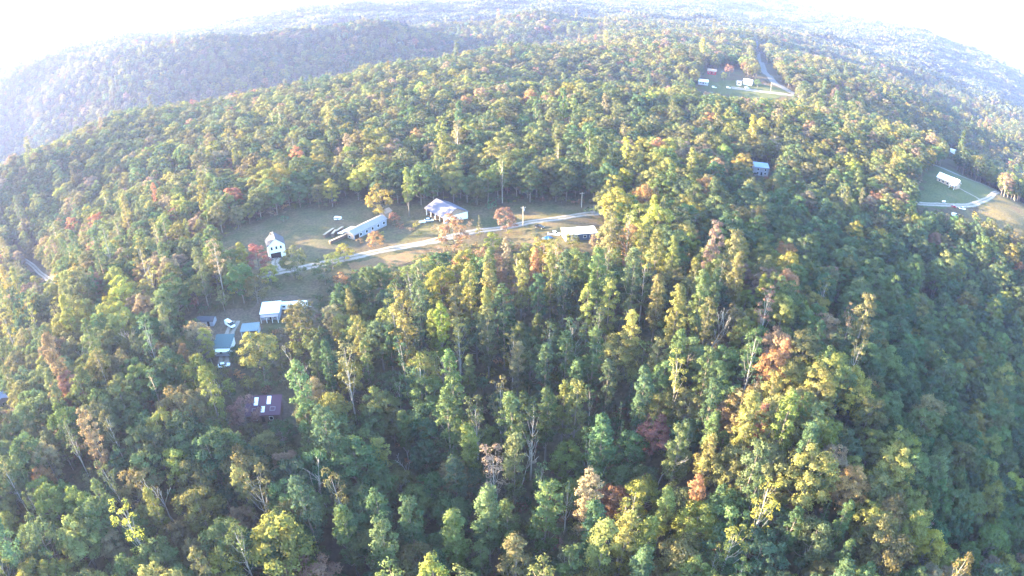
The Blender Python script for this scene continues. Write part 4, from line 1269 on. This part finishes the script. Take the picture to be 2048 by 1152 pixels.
# bare and dead trees
def bare_mesh(seed, h, r0, spread, lean=0.0, levels=3):
    rg = random.Random(seed)
    mb = MB()
    def grow(p, d, L, r, lev):
        pts, rad = [p], [r]
        q = p.copy(); dd = d.copy()
        for k in range(3):
            dd = (dd + Vector((rg.gauss(0, .12), rg.gauss(0, .12), .05))).normalized()
            q = q + dd * (L / 3)
            pts.append(q.copy()); rad.append(max(.035, r * (1 - .24 * (k + 1))))
        mb.tube(pts, rad, 6 if lev == levels else 4)
        if lev > 0:
            for k in range(rg.choice((3, 4)) if lev == levels else rg.choice((2, 3))):
                i = rg.choice((1, 2, 3)) if lev < levels else rg.choice((2, 3, 3))
                a = rg.uniform(0, 6.28)
                nd = (dd + Vector((math.cos(a), math.sin(a), .35)) * spread * rg.uniform(.6, 1.2)).normalized()
                grow(pts[i], nd, L * rg.uniform(.5, .72), rad[i] * .68, lev - 1)
    grow(Vector((0, 0, -.5)), Vector((lean, lean * .3, 1)).normalized(), h * .5, r0, levels)
    return mb
BARE = [
    (577, 708, 19, .42, .45, 0.0, 'forked grey snag standing above the maroon roof'),
    (1428, 612, 22, .34, .5, .16, 'pale bare tree leaning right on the edge of the sunlit spur'),
    (258, 640, 17, .30, .7, 0.0, 'wide bare grey tree on the left crest'),
    (880, 715, 20, .26, .6, 0.0, 'bare grey tree below the tall golden tree in the gully'),
    (1030, 895, 19, .26, .5, .45, 'bare tree leaning far to the right low in the gully'),
    (810, 895, 15, .22, .6, 0.1, 'twisted bare tree in the shade of the gully'),
    (1335, 860, 22, .28, .25, 0.0, 'straight pale dead trunk in the gully'),
    (640, 925, 20, .25, .4, -.1, 'thin dead tree at the lower left of the gully'),
    (410, 760, 17, .26, .6, 0.05, 'bare grey tree left of the maroon roof'),
    (160, 680, 16, .24, .8, 0.0, 'low bare grey tree behind the rust red tree on the left shoulder'),
    (1850, 1045, 14, .25, .9, .2, 'reddish bare brushy tree at the lower right'),
    (300, 935, 20, .26, .55, 0.0, 'bare pale tree on the shaded slope at the left'),
]
for k, (u, v, hgt, r0, spr, lean, lab) in enumerate(BARE):
    x, y = base_from_top(u, v, hgt)
    root = empty('bare_tree', (x, y, gz_at(x, y)), random.uniform(0, 1.0) if lean == 0 else 0.0, lab, 'bare tree', 'bare and dead trees')
    b_ = bare_mesh(200 + k, hgt, r0, spr, lean)
    zmax = max(p[2] for p in b_.v)
    f = hgt / zmax
    b_.v = [(p[0] * f, p[1] * f, p[2] * f) for p in b_.v]
    b_.build('trunk', M['pale_bark'], root, True)
    T.append(dict(x=x, y=y, kind='bare', p=-1, u=u, v=v, label=lab, done=True))

# scattered trees of the near zone
NEAR_R = 470.0
pts = poisson(-430, 420, -60, 460, 5.25, rng)
rr_ = np.hypot(pts[:, 0], pts[:, 1])
pts = pts[(rr_ < NEAR_R) & (rr_ > 25) & ((np.abs(np.degrees(np.arctan2(pts[:, 0], pts[:, 1]))) < 72) | (rr_ < 240))]
x, y = pts[:, 0], pts[:, 1]
ok = ~blocked_ground(x, y)
for t in T:
    ok &= np.hypot(x - t['x'], y - t['y']) > (3.2 if t['kind'] != 'bare' else 4.5)
x, y = x[ok], y[ok]
z = height(x, y)
kind, col = species(x, y, rng)
pidx = np.array([BYKIND[k][int(rng.integers(len(BYKIND[k])))] for k in kind])
scl = rng.uniform(.70, 1.18, len(x))
scl *= 1 - .17 * ((x > -270) & (x < -135) & (y > 235) & (y < 365))
Hs = np.array([PROTO[i]['H'] for i in pidx]) * scl
Rs = np.array([PROTO[i]['R'] for i in pidx]) * scl
bv = blocks_view(x, y, z, Hs, Rs)
# where a tall tree would stand in the way only low ones grow
small = BYKIND['small']
for i in np.nonzero(bv)[0]:
    pidx[i] = small[int(rng.integers(len(small)))]; kind[i] = 'small'; scl[i] = rng.uniform(.5, .95)
    if rng.uniform() < .55: col[i] = int(rng.choice([2, 3, 4, 6, 7], p=[.25, .25, .2, .15, .15]))
    Hs[i] = PROTO[pidx[i]]['H'] * scl[i]; Rs[i] = PROTO[pidx[i]]['R'] * scl[i]
ok = ~(bv & blocks_view(x, y, z, Hs, Rs))
for i in np.nonzero(ok)[0]:
    T.append(dict(x=float(x[i]), y=float(y[i]), z=float(z[i]), kind=kind[i], p=int(pidx[i]), yaw=rng.uniform(0, 6.28), s=float(scl[i] * rng.uniform(.92, 1.1)), sz=float(scl[i]),
                  c=names[col[i]], tint=tint_of(names[col[i]], rng), label=None))

# ------------------------------------------------------------------ individual trees and their labels
NOUN = {'open': 'rounded', 'broad': 'broad', 'tall': 'tall narrow', 'thin': 'thin open', 'cone': 'pointed', 'small': 'small'}
OBJ = {'open': 'broadleaf_tree', 'broad': 'broadleaf_tree', 'tall': 'tall_tree', 'thin': 'thin_tree', 'cone': 'cedar_tree', 'small': 'small_tree'}
LAND = [((t['u'], t['v'] + 22), t['label']) for t in T if t.get('label')]
SHORT = {}
def short(lab):
    for w in (' standing', ' at the', ' in the', ' on the', ' with', ' between', ' below', ' behind', ' left of', ' right of', ' hiding', ' leaning', ' in front', ' among', ' above', ' beside', ' touching', ' just', ' leading', ' low', ' lower'):
        pass
    return lab
LANDMARK = [
    (553, 490, 'white gabled house'), (740, 455, 'long low house'), (893, 420, 'barn'), (1158, 462, 'white-roofed workshop'), (1046, 430, 'utility pole by the gravel road'),
    (540, 625, 'white-roofed trailer home'), (450, 700, 'green-roofed house'), (527, 822, 'maroon roof'), (5, 797, 'pale blue cabin roof'), (577, 735, 'forked grey snag'),
    (1520, 338, 'pale blue house in the wood'), (1895, 355, 'white-roofed house on the lawn'), (1240, 400, 'big golden green tree'), (1428, 640, 'leaning pale bare tree'),
    (258, 660, 'wide bare grey tree'), (1030, 920, 'far-leaning bare tree'), (1335, 900, 'straight dead trunk'), (1732, 770, 'small orange slope tree'),
    (1580, 560, 'orange tree right of the spur'), (1222, 590, 'sunlit yellow-green group'), (880, 640, 'tall golden gully tree'), (545, 1075, 'big yellow-green bottom tree'),
    (130, 770, 'rust red shoulder tree'), (1640, 930, 'lower big spur tree'), (1560, 830, 'upper big spur tree'), (752, 905, 'narrow dull golden tree'), (1850, 1065, 'reddish bare brush'),
    (225, 550, 'yellow-green crest tree'), (1400, 970, 'orange tree at the gully mouth'), (300, 965, 'bare pale slope tree'), (1480, 1075, 'golden-topped thin tree'), (60, 610, 'golden tree ending the crest'), (835, 740, 'thin tree with a pale trunk'),
]
ORD = ['nearest', 'second', 'third', 'fourth', 'fifth', 'sixth', 'seventh', 'eighth', 'ninth', 'tenth', 'eleventh', 'twelfth', 'thirteenth', 'fourteenth', 'fifteenth']
auto = [t for t in T if not t.get('label')]
ax_ = np.array([t['x'] for t in auto]); ay_ = np.array([t['y'] for t in auto]); az_ = np.array([t['z'] + PROTO[t['p']]['H'] * t['sz'] * .75 for t in auto])
U, V, D = project(ax_, ay_, az_)
hpx = np.array([PROTO[t['p']]['R'] * t['s'] for t in auto]) * FPX / D
inframe = (U > -10) & (U < 2058) & (V > 0) & (V < 1165)
order = np.argsort(-np.where(inframe, hpx * (1 + .0), 0))
N_IND = 520
count = {}
chosen = []
for i in order:
    if len(chosen) >= N_IND or not inframe[i]: break
    k = auto[i]['kind']
    if count.get(k, 0) >= 290: continue
    count[k] = count.get(k, 0) + 1
    chosen.append(i)
chosen_set = set(chosen)
buckets = {}
for i in chosen:
    t = auto[i]
    d = [math.hypot(U[i] - a, V[i] - b) for a, b, _ in LANDMARK]
    j = int(np.argmin(d)); a, b, nm = LANDMARK[j]
    du, dv = U[i] - a, V[i] - b
    side = ('left of' if du < 0 else 'right of') if abs(du) > abs(dv) else ('beyond' if dv < 0 else 'below')
    buckets.setdefault((t['c'], t['kind'], side, nm), []).append((d[j], i))
for (c, k, side, nm), lst in buckets.items():
    lst.sort()
    for n_, (_, i) in enumerate(lst):
        ds = f"{NOUN[k]} {c} tree"
        if len(lst) == 1: lab = f"{ds} {side} the {nm}"
        elif n_ == 0: lab = f"{ds}, the nearest {side} the {nm}"
        else: lab = f"{ds}, {ORD[min(n_, 14)]} nearest {side} the {nm}"
        auto[i]['label'] = lab

def plant_tree(t):
    root = empty(OBJ[t['kind']], (t['x'], t['y'], t['z']), t['yaw'], t['label'], 'tree', f"{NOUN[t['kind']]} {t['c']} trees")
    root.scale = (t['s'], t['s'], t['sz'])
    tr_ = bpy.data.objects.new('trunk', TRUNK[t['p']]); COL.objects.link(tr_); tr_.parent = root
    cr = bpy.data.objects.new('crown', CROWN[t['p']]); COL.objects.link(cr); cr.parent = root
    cr['tint'] = t['tint']
rest = []
for t in T:
    if t.get('done'): continue
    if t.get('label'): plant_tree(t)
    else: rest.append(t)

# ------------------------------------------------------------------ the forest beyond, one mass
def proto_collection(name, metas):
    c = bpy.data.collections.new(name)
    for i, me in enumerate(metas):
        c.objects.link(bpy.data.objects.new(f'{name}_{i:02d}', me))
    return c

def scatter(name, label, X, Y, Z, pi_, sx, sz, yaw, tint, coll):
    me = bpy.data.meshes.new(name)
    me.vertices.add(len(X)); me.vertices.foreach_set('co', np.stack([X, Y, Z], 1).astype(np.float32).ravel())
    def A(n, tp, data, key):
        a = me.attributes.new(n, tp, 'POINT'); a.data.foreach_set(key, np.asarray(data).ravel())
    A('which', 'INT', np.asarray(pi_, np.int32), 'value'); A('yaw', 'FLOAT_VECTOR', np.stack([np.zeros(len(X)), np.zeros(len(X)), yaw], 1).astype(np.float32), 'vector')
    A('size', 'FLOAT_VECTOR', np.stack([sx, sx, sz], 1).astype(np.float32), 'vector'); A('tint', 'FLOAT_VECTOR', np.asarray(tint, np.float32), 'vector')
    me.update()
    o = bpy.data.objects.new(name, me); COL.objects.link(o)
    tag(o, label, None, None, 'stuff')
    g = bpy.data.node_groups.new(name + '_nodes', 'GeometryNodeTree')
    g.interface.new_socket('Geometry', in_out='INPUT', socket_type='NodeSocketGeometry'); g.interface.new_socket('Geometry', in_out='OUTPUT', socket_type='NodeSocketGeometry')
    N, L = g.nodes, g.links
    gi, go = N.new('NodeGroupInput'), N.new('NodeGroupOutput')
    ci = N.new('GeometryNodeCollectionInfo'); ci.inputs['Collection'].default_value = coll; ci.inputs['Separate Children'].default_value = True; ci.inputs['Reset Children'].default_value = True
    ip = N.new('GeometryNodeInstanceOnPoints'); ip.inputs['Pick Instance'].default_value = True
    def na(n, tp):
        q = N.new('GeometryNodeInputNamedAttribute'); q.data_type = tp; q.inputs['Name'].default_value = n; return q
    w, yw, sz_ = na('which', 'INT'), na('yaw', 'FLOAT_VECTOR'), na('size', 'FLOAT_VECTOR')
    L.new(gi.outputs[0], ip.inputs['Points']); L.new(ci.outputs[0], ip.inputs['Instance'])
    L.new(w.outputs[0], ip.inputs['Instance Index']); L.new(yw.outputs[0], ip.inputs['Rotation']); L.new(sz_.outputs[0], ip.inputs['Scale'])
    L.new(ip.outputs[0], go.inputs[0])
    md = o.modifiers.new('scatter', 'NODES'); md.node_group = g
    return o

full = [crown_mesh('forest_tree', P, True) for P in PROTO]
LP = [proto_tree(k, s + 100, .34) for k, s in SPEC]
low = [crown_mesh('forest_tree', P, True) for P in LP]
def clump_patch(seed):
    rg = np.random.default_rng(seed); cl = []
    for k in range(30):
        cl.append(((rg.uniform(-17, 17), rg.uniform(-17, 17), rg.uniform(10, 15.5)), rg.uniform(3.0, 5.0), .10))
    V, Nn, lf = leaves_arrays(rg, cl, 105, 2.6, (0, 0, -10), .9)
    return dict(V=V, N=Nn, leaf=lf, trunk=MB(), pale=False, H=17, R=18)
patches = [crown_mesh('forest_patch', clump_patch(300 + k)) for k in range(4)]
coll = proto_collection('forest_sources', full + low + patches)
NF = len(full)

X, Y, Z, PI, SX, SZ, YW, TI = [], [], [], [], [], [], [], []
for t in rest:
    X.append(t['x']); Y.append(t['y']); Z.append(t['z']); PI.append(t['p']); SX.append(t['s']); SZ.append(t['sz']); YW.append(t['yaw']); TI.append(t['tint'])

def zone(r0, r1, step, azw, off, mul, patch=False):
    x, y = jitter_grid(r0, r1, step, azw, rng)
    ok = ~blocked_ground(x, y) if r0 < 1500 else np.ones(len(x), bool)
    x, y = x[ok], y[ok]; z = height(x, y)
    kind, col = species(x, y, rng)
    n = len(x)
    tall_ok = (kind == 'small') | (kind == 'thin')
    kind[tall_ok | ((kind == 'tall') & (rng.uniform(0, 1, n) < .7))] = 'broad'
    if patch:
        pi_ = 2 * NF + rng.integers(0, 4, n); sc = rng.uniform(.8, 1.25, n) * mul
    else:
        pi_ = np.array([BYKIND[k][int(rng.integers(len(BYKIND[k])))] for k in kind]) + off
        sc = rng.uniform(.8, 1.2, n) * mul
        if r0 < 1500:
            Hh = np.array([PROTO[i % NF]['H'] for i in pi_]) * sc; Rr = np.array([PROTO[i % NF]['R'] for i in pi_]) * sc
            k = ~blocks_view(x, y, z, Hh, Rr)
            x, y, z, pi_, sc, col = x[k], y[k], z[k], pi_[k], sc[k], col[k]; n = len(x)
    tn = np.array([PAL[names[c]] for c in col]) * rng.uniform(.82, 1.2, (n, 1)) * (1 + rng.normal(size=(n, 3)) * np.array([.08, .05, .06]))
    if patch: tn = tn * .35 + np.array([.085, .1, .036]) * .65
    X.extend(x); Y.extend(y); Z.extend(z); PI.extend(pi_); SX.extend(sc * rng.uniform(.95, 1.1, n)); SZ.extend(sc * (1 if not patch else 1.0)); YW.extend(rng.uniform(0, 6.28, n)); TI.extend(np.maximum(tn, .01))
zone(NEAR_R, 800, 7.6, 72, 0, 1.0)
zone(800, 1700, 9.5, 66, NF, 1.12)
zone(1700, 3200, 27, 62, 0, 1.0, True)
zone(3200, 9000, 44, 60, 0, 1.5, True)
print('forest', len(X), 'individual', len(chosen), 'near total', len(T), count)
scatter('forest', 'dense autumn woodland covering the hills to the horizon', np.array(X), np.array(Y), np.array(Z), PI, np.array(SX), np.array(SZ), np.array(YW), np.array(TI), coll)

# low undergrowth on the forest floor
shr = [crown_mesh('shrub', proto_tree('shrub', 400 + k), True) for k in range(3)]
sc_ = proto_collection('undergrowth_sources', shr)
x, y = jitter_grid(70, 430, 3.6, 60, rng)
ok = ~blocked_ground(x, y); x, y = x[ok], y[ok]
k = rng.uniform(0, 1, len(x)) < .75
x, y = x[k], y[k]; n = len(x); z = height(x, y)
col = rng.choice(8, n, p=[.30, .2, .08, .05, .05, .07, .1, .15])
tn = np.array([PAL[names[c]] for c in col]) * rng.uniform(.6, 1.0, (n, 1))
s_ = rng.uniform(.5, 1.6, n)
scatter('undergrowth', 'low brown and green undergrowth on the forest floor', x, y, z, rng.integers(0, 3, n), s_, s_ * rng.uniform(.7, 1.2, n), rng.uniform(0, 6.28, n), tn, sc_)

# ------------------------------------------------------------------ haze
hz = MB().box(-27500, 27500, -27500, 27500, float(gv[:, 2].min()) - 1.0, max(CAM_H + 6, float(gv[:, 2].max()) + 40))
hm = bpy.data.materials.new('haze'); hm.use_nodes = True
hn = hm.node_tree.nodes; hn.clear()
ho = hn.new('ShaderNodeOutputMaterial'); pv = hn.new('ShaderNodeVolumePrincipled')
pv.inputs['Color'].default_value = HAZE_COLOR + (1,)
pv.inputs['Density'].default_value = HAZE_DENSITY
pv.inputs['Anisotropy'].default_value = HAZE_ANISO
hm.node_tree.links.new(pv.outputs[0], ho.inputs['Volume'])
haze = hz.build('haze', hm)
tag(haze, 'thin pale blue haze filling the air over the hills', None, None, 'stuff')
